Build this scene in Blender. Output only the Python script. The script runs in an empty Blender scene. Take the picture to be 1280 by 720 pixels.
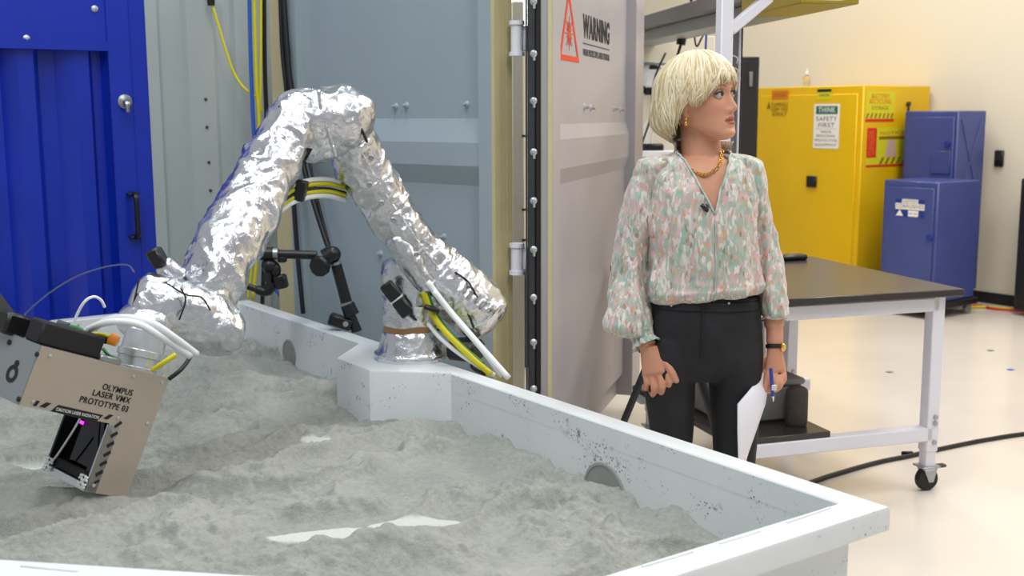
import bpy, bmesh, math, random
import numpy as np
from mathutils import Vector, Matrix, noise
V3 = Vector
rnd = random.Random(7)
scene = bpy.context.scene
COL = scene.collection

# ------------------------------------------------------------------ camera
CAM = V3((0, 0, 1.46)); FPX = 1420.0
PITCH = math.radians(8.63); ROLL = math.radians(-0.233)
cF = V3((0, math.cos(PITCH), -math.sin(PITCH)))
_R = V3((1, 0, 0)); _U = _R.cross(cF)
cR = _R * math.cos(ROLL) + _U * math.sin(ROLL)
cU = -_R * math.sin(ROLL) + _U * math.cos(ROLL)
cd = bpy.data.cameras.new('camera'); co = bpy.data.objects.new('camera', cd); COL.objects.link(co)
mw = Matrix.Identity(4)
for i in range(3):
    mw[i][0] = cR[i]; mw[i][1] = cU[i]; mw[i][2] = -cF[i]; mw[i][3] = CAM[i]
co.matrix_world = mw
cd.sensor_width = 36; cd.lens = 36 * FPX / 1280; cd.clip_start = .05; cd.clip_end = 100
cd.dof.use_dof = True; cd.dof.focus_distance = 3.1; cd.dof.aperture_fstop = 4.8
scene.camera = co

# ------------------------------------------------------------------ world, lights, exposure
w = bpy.data.worlds.new('world'); scene.world = w; w.use_nodes = True
w.node_tree.nodes['Background'].inputs[0].default_value = (.93, .96, 1, 1)
w.node_tree.nodes['Background'].inputs[1].default_value = .42
def area(name, loc, size, power, col, target=None):
    l = bpy.data.lights.new(name, 'AREA'); l.shape = 'RECTANGLE'; l.size, l.size_y = size
    l.energy = power; l.color = col
    o = bpy.data.objects.new(name, l); COL.objects.link(o); o.location = loc
    if target is not None:
        o.rotation_euler = (V3(target) - V3(loc)).to_track_quat('-Z', 'Y').to_euler()
    return o
area('ceiling_lamp', (-1.6, 1.2, 4.6), (.5, 2.4), 72, (.93, .97, 1))
area('ceiling_lamp', (1.0, .6, 4.6), (.5, 2.4), 78, (1, .97, .93))
area('ceiling_lamp', (-.6, 4.0, 4.6), (.5, 2.4), 44, (.93, .97, 1))
area('ceiling_lamp', (2.6, 4.2, 4.6), (.5, 2.4), 72, (1, .96, .89))
area('ceiling_lamp', (3.2, 6.6, 4.6), (.5, 2.4), 84, (1, .93, .82))
area('ceiling_lamp', (1.4, 8.6, 4.6), (.5, 2.4), 84, (1, .93, .82))
area('ceiling_lamp', (5.0, 3.0, 4.6), (.5, 2.4), 74, (1, .96, .91))
scene.view_settings.view_transform = 'Standard'; scene.view_settings.look = 'None'
scene.view_settings.exposure = 0.0; scene.view_settings.gamma = 1.0
scene.view_settings.use_curve_mapping = False

# ------------------------------------------------------------------ pixel helpers (frame 1280 x 720)
def ray(u, v): return cF * FPX + cR * (u - 640) - cU * (v - 360)
def P(u, v, Y):
    d = ray(u, v); return CAM + d * (Y / d.y)
def Pz(u, v, z):
    d = ray(u, v); return CAM + d * ((z - CAM.z) / d.z)
def Pp(u, v, o, n):
    d = ray(u, v); return CAM + d * ((o - CAM).dot(n) / d.dot(n))
def on_line(u, o, d, v=250):
    r = ray(u, v)                                 # o+d*t parallel to r in plan
    cx, cy = o.x - CAM.x, o.y - CAM.y
    return -(cx * r.y - cy * r.x) / (d.x * r.y - d.y * r.x)
def dirv(deg): return V3((math.sin(math.radians(deg)), math.cos(math.radians(deg)), 0))
Z = V3((0, 0, 1))
class Frame:                                      # a flat place in the scene: origin, x and y directions
    def __init__(s, o, x, y):
        s.o = V3(o); s.x = V3(x).normalized(); y = V3(y); y = y - s.x * y.dot(s.x); s.y = y.normalized(); s.n = s.x.cross(s.y)
    def at(s, a, b, c=0): return s.o + s.x * a + s.y * b + s.n * c
    def px(s, u, v):
        p = Pp(u, v, s.o, s.n) - s.o
        return p.dot(s.x), p.dot(s.y)
    def m(s):
        M = Matrix.Identity(3)
        for i in range(3): M[i][0] = s.x[i]; M[i][1] = s.y[i]; M[i][2] = s.n[i]
        return M

# ------------------------------------------------------------------ materials
def lin(c):
    r = []
    for x in c[:3]:
        x /= 255.0
        r.append(x / 12.92 if x <= .04045 else ((x + .055) / 1.055) ** 2.4)
    return (*r, 1)
class NT:
    def __init__(s, name):
        s.m = bpy.data.materials.new(name); s.m.use_nodes = True; s.t = s.m.node_tree
        s.b = s.t.nodes['Principled BSDF']
    def n(s, typ, **kw):
        x = s.t.nodes.new(typ)
        for k, v in kw.items():
            if k.startswith('i_'):
                key = k[2:]; key = int(key) if key.isdigit() else key.replace('_', ' ')
                x.inputs[key].default_value = v
            else: setattr(x, k, v)
        return x
    def l(s, a, b): s.t.links.new(a, b)
    def coord(s, scale=(1, 1, 1), rot=(0, 0, 0)):
        tc = s.n('ShaderNodeTexCoord'); mp = s.n('ShaderNodeMapping')
        mp.inputs['Scale'].default_value = scale; mp.inputs['Rotation'].default_value = rot
        s.l(tc.outputs['Object'], mp.inputs[0]); return mp.outputs[0]
    def noise(s, co, scale, detail=4, rough=.55, dist=0):
        x = s.n('ShaderNodeTexNoise'); x.inputs['Scale'].default_value = scale; x.inputs['Detail'].default_value = detail
        x.inputs['Roughness'].default_value = rough; x.inputs['Distortion'].default_value = dist
        s.l(co, x.inputs['Vector']); return x.outputs['Fac']
    def ramp(s, fac, stops, interp='LINEAR'):
        r = s.n('ShaderNodeValToRGB'); cr = r.color_ramp; cr.interpolation = interp
        while len(cr.elements) < len(stops): cr.elements.new(.5)
        for e, (p, c) in zip(cr.elements, stops): e.position = p; e.color = c
        s.l(fac, r.inputs[0]); return r.outputs[0]
    def bump(s, h, strength, dist=.01, prev=None):
        b = s.n('ShaderNodeBump'); b.inputs['Strength'].default_value = strength; b.inputs['Distance'].default_value = dist
        s.l(h, b.inputs['Height'])
        if prev: s.l(prev, b.inputs['Normal'])
        s.l(b.outputs[0], s.b.inputs['Normal']); return b.outputs[0]
    def set(s, **kw):
        for k, v in kw.items(): s.b.inputs[k.replace('_', ' ')].default_value = v
def mat(name, col, rough=.5, metal=0., var=.06, vscale=6., bump=0., bscale=60., **kw):
    t = NT(name); c = lin(col)
    t.set(Roughness=rough, Metallic=metal, **kw)
    if var > 0:
        f = t.noise(t.coord(), vscale)
        a = tuple(x * (1 - var) for x in c[:3]) + (1,); b = tuple(min(1, x * (1 + var)) for x in c[:3]) + (1,)
        t.l(t.ramp(f, [(.3, a), (.7, b)]), t.b.inputs['Base Color'])
    else: t.b.inputs['Base Color'].default_value = c
    if bump > 0: t.bump(t.noise(t.coord(), bscale), bump)
    return t.m
def emit(name, col, power):
    t = NT(name); t.set(Base_Color=lin(col), Emission_Color=lin(col), Emission_Strength=power); return t.m
M = {}
M['floor'] = mat('floor_epoxy', (226, 217, 206), .17, var=.05, vscale=1.3)
M['wall'] = mat('wall_paint', (226, 217, 197), .75, var=.02, vscale=.7)
M['black_rubber'] = mat('black_rubber', (24, 23, 25), .6, var=.1)
M['black_plastic'] = mat('black_plastic', (20, 20, 23), .38, var=.1)
M['black_matte'] = mat('black_matte', (30, 30, 33), .8, var=.1)
M['blue_steel'] = mat('blue_container_paint', (14, 46, 172), .3, var=.12, vscale=3)
M['grey_panel'] = mat('grey_container_paint', (157, 172, 178), .42, var=.03, vscale=2.5)
M['grey_corrugated'] = mat('pale_grey_paint', (165, 175, 176), .5, var=.04, vscale=2.5)
M['door_paint'] = mat('door_grey_paint', (178, 174, 178), .42, var=.05, vscale=2.2)
M['gasket'] = mat('tan_gasket', (200, 190, 146), .7, var=.05, vscale=9)
M['dark_steel'] = mat('dark_steel', (62, 64, 68), .45, .4, var=.15, vscale=12)
M['white_paint'] = mat('white_powder_coat', (226, 226, 236), .4, var=.02)
M['laminate'] = mat('dark_laminate', (50, 46, 44), .25, var=.08, vscale=8)
M['yellow'] = mat('yellow_cabinet_paint', (228, 184, 0), .4, var=.03, vscale=3)
M['blue_cab'] = mat('blue_cabinet_paint', (62, 74, 134), .38, var=.08, vscale=4)
M['galv'] = mat('zinc', (170, 174, 178), .35, .9, var=.08)
M['steel_bolt'] = mat('bolt_steel', (196, 202, 206), .35, .6, var=0)
M['white_plastic'] = mat('white_plastic', (232, 234, 236), .4, var=.02)
M['grey_plastic'] = mat('grey_plastic', (120, 118, 118), .5, var=.06)
M['cable_black'] = mat('black_cable', (22, 24, 26), .45, var=0)
M['cable_yellow'] = mat('yellow_cable', (214, 205, 20), .45, var=0)
M['cable_blue'] = mat('blue_cable', (40, 96, 190), .45, var=0)
M['cable_green'] = mat('green_cable', (40, 120, 50), .45, var=0)
M['hose_white'] = mat('white_hose', (232, 236, 238), .35, var=0)
M['olive'] = mat('olive_reflection_tint', (150, 132, 24), .4, var=.03)  # yellow reflection put into the base colour of the raceway end
M['brow'] = mat('eyebrow', (150, 118, 84), .8, var=0)
M['orange'] = mat('orange_plastic', (228, 140, 20), .4, var=0)
M['brushed'] = mat('beige_anodised', (196, 182, 168), .38, .55, var=.03, vscale=4)
M['alu'] = mat('grey_aluminium', (150, 156, 158), .42, .5, var=.04)
M['silver'] = mat('bright_aluminium', (214, 218, 220), .3, .85, var=.03)
M['glass_black'] = mat('black_glass', (8, 8, 11), .06, var=0)
M['magenta'] = emit('magenta_laser_glow', (226, 60, 220), 1.6)
M['ink'] = mat('black_ink', (26, 25, 26), .6, var=0)
M['ink_grey'] = mat('grey_ink', (84, 82, 86), .6, var=0)
M['ink_red'] = mat('orange_red_print', (226, 74, 44), .6, var=0)
M['print_white'] = mat('white_print', (236, 234, 228), .55, var=0)
M['print_green'] = mat('green_print', (24, 104, 80), .55, var=0)
M['print_red'] = mat('red_print', (214, 44, 26), .55, var=0)
M['print_lime'] = mat('lime_print', (212, 206, 24), .55, var=0)
M['print_orange'] = mat('orange_print', (214, 120, 10), .55, var=0)
M['print_brown'] = mat('brown_print', (140, 106, 10), .55, var=0)
M['print_navy'] = mat('navy_print', (22, 48, 132), .55, var=0)
M['print_pink'] = mat('pale_print', (206, 170, 160), .55, var=0)
M['brown_band'] = mat('brown_band', (150, 112, 74), .5, var=.08)
M['speaker'] = mat('speaker_cloth', (66, 58, 54), .8, var=.12, vscale=60, bump=.3, bscale=300)
M['paper'] = mat('paper', (236, 234, 242), .7, var=0)
M['clear_grey'] = mat('clear_grey_tube', (120, 130, 150), .3, var=0, Alpha=.55)
M['window'] = emit('lit_window', (246, 255, 246), 2.2)
M['clear'] = mat('clear_plastic', (230, 226, 205), .1, var=0, Transmission_Weight=.8)
# basin paint, with grey dust specks stuck to it
t = NT('basin_paint'); c = t.coord()
base = t.ramp(t.noise(c, 3), [(.35, lin((216, 222, 224))), (.7, lin((228, 232, 233)))])
vo = t.n('ShaderNodeTexVoronoi'); vo.inputs['Scale'].default_value = 95; t.l(c, vo.inputs['Vector'])
dots = t.ramp(vo.outputs['Distance'], [(.18, (1, 1, 1, 1)), (.3, (0, 0, 0, 1))])
zone = t.ramp(t.noise(t.coord((1, 1, 1.6)), 7, 5, .65), [(.53, (0, 0, 0, 1)), (.63, (1, 1, 1, 1))])
streak = t.ramp(t.noise(t.coord((1, 1, .6)), 34, 5, .75), [(.57, (0, 0, 0, 1)), (.66, (1, 1, 1, 1))])
geo = t.n('ShaderNodeNewGeometry'); sx = t.n('ShaderNodeSeparateXYZ'); t.l(geo.outputs['Normal'], sx.inputs[0])
ab = t.n('ShaderNodeMath', operation='ABSOLUTE'); t.l(sx.outputs[2], ab.inputs[0])
vert = t.n('ShaderNodeMath', operation='LESS_THAN'); vert.inputs[1].default_value = .5; t.l(ab.outputs[0], vert.inputs[0])
mx = t.n('ShaderNodeMath', operation='MAXIMUM'); t.l(dots, mx.inputs[0]); t.l(streak, mx.inputs[1])
m1 = t.n('ShaderNodeMath', operation='MULTIPLY'); t.l(mx.outputs[0], m1.inputs[0]); t.l(zone, m1.inputs[1])
m2 = t.n('ShaderNodeMath', operation='MULTIPLY'); t.l(m1.outputs[0], m2.inputs[0]); t.l(vert.outputs[0], m2.inputs[1])
m3 = t.n('ShaderNodeMath', operation='MULTIPLY'); t.l(m2.outputs[0], m3.inputs[0]); m3.inputs[1].default_value = .85
mix = t.n('ShaderNodeMix', data_type='RGBA'); t.l(m3.outputs[0], mix.inputs[0]); t.l(base, mix.inputs[6]); mix.inputs[7].default_value = lin((92, 96, 94))
t.l(mix.outputs[2], t.b.inputs['Base Color']); t.set(Roughness=.4); M['basin'] = t.m
# grey powder
t = NT('grey_regolith'); c = t.coord()
f1 = t.noise(c, 5, 6, .6); f2 = t.noise(c, 70, 5, .7)
mm = t.n('ShaderNodeMix', data_type='RGBA'); mm.inputs[0].default_value = .22
t.l(t.ramp(f1, [(.3, lin((150, 155, 148))), (.55, lin((166, 168, 161))), (.75, lin((180, 181, 174)))]), mm.inputs[6])
t.l(t.ramp(f2, [(.34, lin((112, 116, 111))), (.6, lin((186, 188, 181)))]), mm.inputs[7])
pa_ = t.n('ShaderNodeAttribute'); pa_.attribute_name = 'pale'; m4 = t.n('ShaderNodeMix', data_type='RGBA'); t.l(pa_.outputs['Fac'], m4.inputs[0]); t.l(mm.outputs[2], m4.inputs[6]); m4.inputs[7].default_value = lin((212, 217, 210))
t.l(m4.outputs[2], t.b.inputs['Base Color']); t.set(Roughness=.95)
nb = t.bump(t.noise(c, 55, 6, .7), .6, .014); t.bump(t.noise(c, 260, 4, .7), .4, .004, nb); M['sand'] = t.m
M['grey_cover'] = mat('grey_cover', (150, 152, 148), .6, var=.05)
M['powder'] = mat('pale_fine_powder', (206, 212, 205), .9, var=.02, vscale=10)
# crinkled foil
t = NT('aluminised_foil'); c = t.coord()
t.set(Metallic=1., Roughness=.2)
t.l(t.ramp(t.noise(c, 4), [(.3, lin((206, 209, 214))), (.7, lin((232, 233, 237)))]), t.b.inputs['Base Color'])
t.l(t.ramp(t.noise(c, 9), [(.3, (.17,) * 3 + (1,)), (.7, (.30,) * 3 + (1,))]), t.b.inputs['Roughness'])
vo = t.n('ShaderNodeTexVoronoi'); vo.inputs['Scale'].default_value = 26; vo.feature = 'F1'
wn = t.n('ShaderNodeTexNoise'); wn.inputs['Scale'].default_value = 9; t.l(c, wn.inputs['Vector'])
ad = t.n('ShaderNodeVectorMath', operation='MULTIPLY_ADD'); t.l(wn.outputs['Color'], ad.inputs[0]); ad.inputs[1].default_value = (.12, .12, .12); t.l(c, ad.inputs[2])
t.l(ad.outputs[0], vo.inputs['Vector'])
nb = t.bump(vo.outputs['Distance'], .32, .012); t.bump(t.noise(c, 38, 4, .6, 1.2), .25, .012, nb); M['foil'] = t.m
# flowered blouse: vertical dabs of mint, white, pink, orange, grey
t = NT('blouse_print')
wn = t.n('ShaderNodeTexNoise'); wn.inputs['Scale'].default_value = 40; c = t.coord((1, 1, .34)); t.l(c, wn.inputs['Vector'])
ad = t.n('ShaderNodeVectorMath', operation='MULTIPLY_ADD'); t.l(wn.outputs['Color'], ad.inputs[0]); ad.inputs[1].default_value = (.030, .030, .012); t.l(c, ad.inputs[2])
vo = t.n('ShaderNodeTexVoronoi'); vo.inputs['Scale'].default_value = 165; t.l(ad.outputs[0], vo.inputs['Vector'])
sp = t.n('ShaderNodeSeparateColor'); t.l(vo.outputs['Color'], sp.inputs[0])
colr = t.ramp(sp.outputs[0], [(0, lin((128, 176, 158))), (.20, lin((160, 184, 168))), (.34, lin((228, 222, 216))), (.52, lin((178, 168, 158))), (.66, lin((218, 164, 164))), (.80, lin((206, 194, 192))), (.89, lin((206, 142, 82))), (.96, lin((122, 104, 80)))], 'CONSTANT')
big = t.noise(t.coord((1, 1, .6)), 9, 3)
mm = t.n('ShaderNodeMix', data_type='RGBA'); mm.inputs[0].default_value = .36
t.l(colr, mm.inputs[6]); t.l(t.ramp(big, [(.35, lin((166, 194, 180))), (.5, lin((206, 198, 190))), (.65, lin((216, 184, 180)))]), mm.inputs[7])
t.l(mm.outputs[2], t.b.inputs['Base Color']); t.set(Roughness=.5, Sheen_Weight=.3)
t.bump(t.noise(t.coord((1, 1, .3)), 30, 4, .6), .5, .012); M['blouse'] = t.m
M['trim'] = mat('mint_trim', (178, 196, 186), .5, var=.12, vscale=60)
t = NT('black_denim'); t.set(Roughness=.8); c = t.coord()
t.l(t.ramp(t.noise(c, 14), [(.3, lin((20, 20, 24))), (.7, lin((32, 32, 38)))]), t.b.inputs['Base Color'])
t.bump(t.noise(c, 26, 5), .35, .012); M['denim'] = t.m
t = NT('skin'); at = t.n('ShaderNodeAttribute'); at.attribute_name = 'tone'
t.l(at.outputs['Color'], t.b.inputs['Base Color']); t.set(Roughness=.5, Subsurface_Weight=.12, Subsurface_Radius=(.012, .005, .003), Subsurface_Scale=.6)
M['skin'] = t.m
t = NT('blonde_hair'); c = t.coord(); at = t.n('ShaderNodeAttribute'); at.attribute_name = 'tone'
t.l(at.outputs['Color'], t.b.inputs['Base Color']); t.set(Roughness=.42, Sheen_Weight=.2); M['hair'] = t.m
M['eye_white'] = mat('eye_white', (186, 176, 170), .2, var=0)
M['iris'] = mat('iris_blue', (48, 56, 64), .15, var=0)
M['lash'] = mat('lash', (62, 46, 40), .7, var=0)
M['gold'] = mat('gold', (224, 178, 92), .25, .9, var=0)
M['leather'] = mat('dark_leather', (34, 24, 24), .5, var=0)
M['pen_blue'] = mat('pen_blue', (42, 62, 160), .3, var=0)

# ------------------------------------------------------------------ mesh builder
class MB:
    def __init__(s): s.v = []; s.f = []; s.mi = []
    def add(s, vs, fs, m=0):
        b = len(s.v); s.v += [V3(x) for x in vs]; s.f += [tuple(b + i for i in f) for f in fs]; s.mi += [m] * len(fs); return b
    def box(s, c, size, rot=None, bev=0., m=0):
        h = [x / 2 for x in size]; c = V3(c); vs = []
        R = rot if rot is not None else Matrix.Identity(3)
        if bev <= 0:
            for i in range(8):
                vs.append(c + R @ V3(((1 if i & 1 else -1) * h[0], (1 if i & 2 else -1) * h[1], (1 if i & 4 else -1) * h[2])))
            s.add(vs, [(0, 1, 3, 2), (4, 6, 7, 5), (0, 4, 5, 1), (2, 3, 7, 6), (0, 2, 6, 4), (1, 5, 7, 3)], m); return
        bev = min(bev, min(h) * .95)
        ix = {}
        for sx in (-1, 1):
            for sy in (-1, 1):
                for sz in (-1, 1):
                    for a in range(3):
                        q = [sx * h[0], sy * h[1], sz * h[2]]
                        for k in range(3):
                            if k != a: q[k] -= bev * (1 if q[k] > 0 else -1)
                        ix[(sx, sy, sz, a)] = len(vs); vs.append(c + R @ V3(q))
        fs = []
        def key(d, a): return ix[(d[0], d[1], d[2], a)]
        for a in range(3):
            b_, c_ = (a + 1) % 3, (a + 2) % 3
            for sg in (-1, 1):
                f = []
                for p, q in ((-1, -1), (1, -1), (1, 1), (-1, 1)):
                    d = [0, 0, 0]; d[a] = sg; d[b_] = p; d[c_] = q; f.append(key(d, a))
                fs.append(f)
            for p in (-1, 1):
                for q in (-1, 1):
                    f = []
                    for sg, ax in ((-1, b_), (1, b_), (1, c_), (-1, c_)):
                        d = [0, 0, 0]; d[a] = sg; d[b_] = p; d[c_] = q; f.append(key(d, ax))
                    fs.append(f)
        for sx in (-1, 1):
            for sy in (-1, 1):
                for sz in (-1, 1): fs.append([ix[(sx, sy, sz, a)] for a in range(3)])
        s.add(vs, fs, m)
    def loft(s, rings, cap=True, closed=True, m=0):
        n = len(rings[0]); vs = [p for r in rings for p in r]; fs = []
        for i in range(len(rings) - 1):
            for j in range(n if closed else n - 1):
                k = (j + 1) % n
                fs.append((i * n + j, i * n + k, (i + 1) * n + k, (i + 1) * n + j))
        if cap and closed:
            fs.append(tuple(range(n))[::-1]); fs.append(tuple((len(rings) - 1) * n + j for j in range(n)))
        s.add(vs, fs, m)
    def tube(s, path, r, n=8, cap=True, m=0, flat=1.):
        path = [V3(p) for p in path]; N = len(path)
        rs = r if isinstance(r, (list, tuple)) else [r] * N
        rings = []; t0 = None; nx = None
        for i in range(N):
            t = (path[min(i + 1, N - 1)] - path[max(i - 1, 0)])
            if t.length < 1e-9: t = t0 or V3((0, 0, 1))
            t.normalize()
            if nx is None:
                a = V3((0, 0, 1)) if abs(t.z) < .9 else V3((1, 0, 0)); nx = (a - t * a.dot(t)).normalized()
            else:
                nx = nx - t * nx.dot(t); nx.normalize()
            ny = t.cross(nx); t0 = t
            rings.append([path[i] + (nx * math.cos(2 * math.pi * j / n) * flat + ny * math.sin(2 * math.pi * j / n)) * rs[i] for j in range(n)])
        s.loft(rings, cap, True, m)
    def cyl(s, p0, p1, r, r1=None, n=20, m=0): s.tube([p0, p1], [r, r if r1 is None else r1], n, True, m)
    def lathe(s, o, prof, axis=Z, n=28, m=0):
        a = V3(axis).normalized(); q = V3((1, 0, 0)) if abs(a.x) < .9 else V3((0, 1, 0))
        x = (q - a * q.dot(a)).normalized(); y = a.cross(x); o = V3(o)
        s.loft([[o + a * h + (x * math.cos(2 * math.pi * j / n) + y * math.sin(2 * math.pi * j / n)) * max(r, 1e-4) for j in range(n)] for r, h in prof], True, True, m)
    def ell(s, c, rad, rot=None, n=16, k=10, m=0):
        R = rot if rot is not None else Matrix.Identity(3); c = V3(c); rings = []
        for i in range(k + 1):
            a = math.pi * (i + .02 * (i == 0) - .02 * (i == k)) / k
            rings.append([c + R @ V3((rad[0] * math.sin(a) * math.cos(2 * math.pi * j / n), rad[1] * math.sin(a) * math.sin(2 * math.pi * j / n), rad[2] * math.cos(a))) for j in range(n)])
        s.loft(rings, True, True, m)
    def prism(s, pts, d, m=0):                    # polygon pushed along d
        d = V3(d); n = len(pts); vs = [V3(p) for p in pts] + [V3(p) + d for p in pts]
        s.add(vs, [tuple(range(n))[::-1], tuple(range(n, 2 * n))] + [(i, (i + 1) % n, n + (i + 1) % n, n + i) for i in range(n)], m)
    def text(s, body, fr, a, b, size, width=None, align='CENTER', c=.0006, m=0, bold=0.):
        cu = bpy.data.curves.new('t', 'FONT'); cu.body = body; cu.size = size; cu.align_x = align; cu.align_y = 'CENTER'; cu.offset = bold; cu.space_character = 1.1
        cu.extrude = .0004
        o = bpy.data.objects.new('t', cu); COL.objects.link(o)
        me = bpy.data.meshes.new_from_object(o.evaluated_get(bpy.context.evaluated_depsgraph_get()))
        co = [v.co.copy() for v in me.vertices]
        if co:
            x0 = min(v.x for v in co); x1 = max(v.x for v in co); k = 1.
            if width: k = width / max(1e-6, x1 - x0)
            s.add([fr.at(a + v.x * k, b + v.y, c + v.z) for v in co], [tuple(p.vertices) for p in me.polygons], m)
        bpy.data.objects.remove(o); bpy.data.curves.remove(cu); bpy.data.meshes.remove(me)
    def rect(s, fr, a0, b0, a1, b1, c=0., th=.0008, m=0):
        s.prism([fr.at(a0, b0, c), fr.at(a1, b0, c), fr.at(a1, b1, c), fr.at(a0, b1, c)], fr.n * th, m)
ROOT = {}
def wmat(o): return ROOT.get(o.name, Matrix.Identity(4))
def build(name, mb, mats, parent=None, angle=40, normals=True):
    me = bpy.data.meshes.new(name)
    vs = mb.v
    if parent is not None:
        inv = wmat(parent).inverted(); vs = [inv @ v for v in vs]
    me.from_pydata([tuple(v) for v in vs], [], mb.f)
    mats = mats if isinstance(mats, list) else [mats]
    for m_ in mats: me.materials.append(M[m_] if isinstance(m_, str) else m_)
    if len(mats) > 1: me.polygons.foreach_set('material_index', mb.mi)
    if normals:
        bm = bmesh.new(); bm.from_mesh(me); bmesh.ops.recalc_face_normals(bm, faces=bm.faces); bm.to_mesh(me); bm.free()
    me.polygons.foreach_set('use_smooth', [True] * len(me.polygons))
    if angle < 180: me.set_sharp_from_angle(angle=math.radians(angle))
    o = bpy.data.objects.new(name, me); COL.objects.link(o)
    if parent is not None:
        o.parent = parent; ROOT[o.name] = wmat(parent)
    return o
def thing(name, label, cat, loc=(0, 0, 0), rotz=0., group=None):
    o = bpy.data.objects.new(name, None); COL.objects.link(o); o.location = loc; o.rotation_euler = (0, 0, rotz)
    o.empty_display_size = .1
    ROOT[o.name] = Matrix.Translation(V3(loc)) @ Matrix.Rotation(rotz, 4, 'Z')
    return tag(o, label, cat, group)
def tag(o, label, cat, group=None):
    o['label'] = label; o['category'] = cat
    if group: o['group'] = group
    return o
def struct(o): o['kind'] = 'structure'; return o
def rz(deg): return Matrix.Rotation(math.radians(deg), 3, 'Z')
def spline(pts, n=8):                             # Catmull-Rom through the points
    pts = [V3(p) for p in pts]; q = [pts[0] * 2 - pts[1]] + pts + [pts[-1] * 2 - pts[-2]]; out = []
    for i in range(1, len(q) - 2):
        a, b, c, d = q[i - 1], q[i], q[i + 1], q[i + 2]
        for k in range(n):
            t = k / n
            out.append(.5 * ((2 * b) + (c - a) * t + (2 * a - 5 * b + 4 * c - d) * t * t + (3 * b - a - 3 * c + d) * t ** 3))
    out.append(pts[-1]); return out
def cable(name, pts, r, m, label=None, cat='cable', parent=None, n=8, group=None):
    b = MB(); b.tube(spline(pts), r, n); 
    if parent is not None: return build(name, b, m, parent, 180)
    o0 = V3(pts[0]); b.v = [v - o0 for v in b.v]
    o = build(name, b, m, None, 180); o.location = o0
    return tag(o, label, cat, group)
def fbm(p, o=4): return noise.fractal(p, 1.0, 2.0, o)

# ================================================================== ROOM
wallO = Pz(1217, 376, 0); eL = dirv(-35.6); eS = V3((-math.cos(math.radians(35.6)), -math.sin(math.radians(35.6)), 0))
b = MB(); b.box((1.5, 6.5, -.05), (24, 24, .1)); struct(build('floor', b, 'floor'))
wf = Frame(wallO, -eL, Z)                          # x towards the right / nearer, normal points into the room
if wf.n.y > 0: wf = Frame(wallO, eL, Z)
sgn = 1 if wf.x.dot(-eL) > 0 else -1
def wall_at(u, v, off=0.):
    p = Pp(u, v, wallO, wf.n); return p + wf.n * off
b = MB(); ra, rb = (-14, 6) if sgn > 0 else (-6, 14)
b.prism([wf.at(ra, 0, -.1), wf.at(rb, 0, -.1), wf.at(rb, 5.2, -.1), wf.at(ra, 5.2, -.1)], wf.n * .1)
struct(build('wall_right', b, 'wall'))
b = MB(); b.prism([wf.at(ra, 0, 0), wf.at(rb, 0, 0), wf.at(rb, .085, 0), wf.at(ra, .085, 0)], wf.n * .018)
struct(build('baseboard_right', b, 'black_rubber'))
b = MB(); b.box((-3.2, 12.5, 2.6), (7, .1, 5.2)); struct(build('wall_back', b, 'wall'))
# bright opening far behind the gap by the hinge
p0 = P(644, 12, 10.5)
b = MB(); b.box(p0, (.30, .03, .62)); struct(build('window_1', b, 'window'))

# ------------------------------------------------------------------ basin frame of reference
ZR = .70
A = Pz(1113, 632, ZR)
def bp(s, l, z): return V3((A.x, A.y, 0)) + eS * s + eL * l + Z * z
def sl(p): q = p - V3((A.x, A.y, 0)); return q.dot(eS), q.dot(eL)
BW, BL, CF = 1.75, 3.17, .83
POLY = [(0, 0), (0, BL), (.80, BL), (BW, BL - BW + .80), (BW, BW - CF), (CF, 0)]
def inset(poly, d):
    out = []; n = len(poly)
    for i in range(n):
        p0, p1, p2 = (V3((*poly[(i + k) % n], 0)) for k in (-1, 0, 1))
        a = (p1 - p0).normalized(); c = (p2 - p1).normalized()
        na = V3((a.y, -a.x, 0)); nc = V3((c.y, -c.x, 0))      # inward for this winding
        m = (na + nc).normalized(); k = d / m.dot(na); q = p1 + m * k; out.append((q.x, q.y))
    return out
def prof_loft(b, prof, poly):
    rings = [[None] * len(prof) for _ in poly]
    for j, (d, z) in enumerate(prof):
        for i, (s, l) in enumerate(inset(poly, d)): rings[i][j] = bp(s, l, z)
    b.loft(rings + [rings[0]], False)
basin = thing('sand_basin', 'large white rimmed basin filled with grey powder, corner jutting toward the camera', 'basin', bp(.85, 1.55, 0))
b = MB(); prof_loft(b, [(0, .650), (0, .690), (.003, .697), (.010, .70), (.066, .70), (.069, .697), (.069, .645), (.056, .645)], POLY)
build('rim', b, 'basin', basin)
b = MB(); prof_loft(b, [(.054, .65), (.0685, .65), (.0685, .0), (.054, .0)], POLY)
b.add([bp(s, l, .44) for s, l in inset(POLY, .06)], [tuple(range(6))])
build('tub', b, 'basin', basin)
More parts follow.
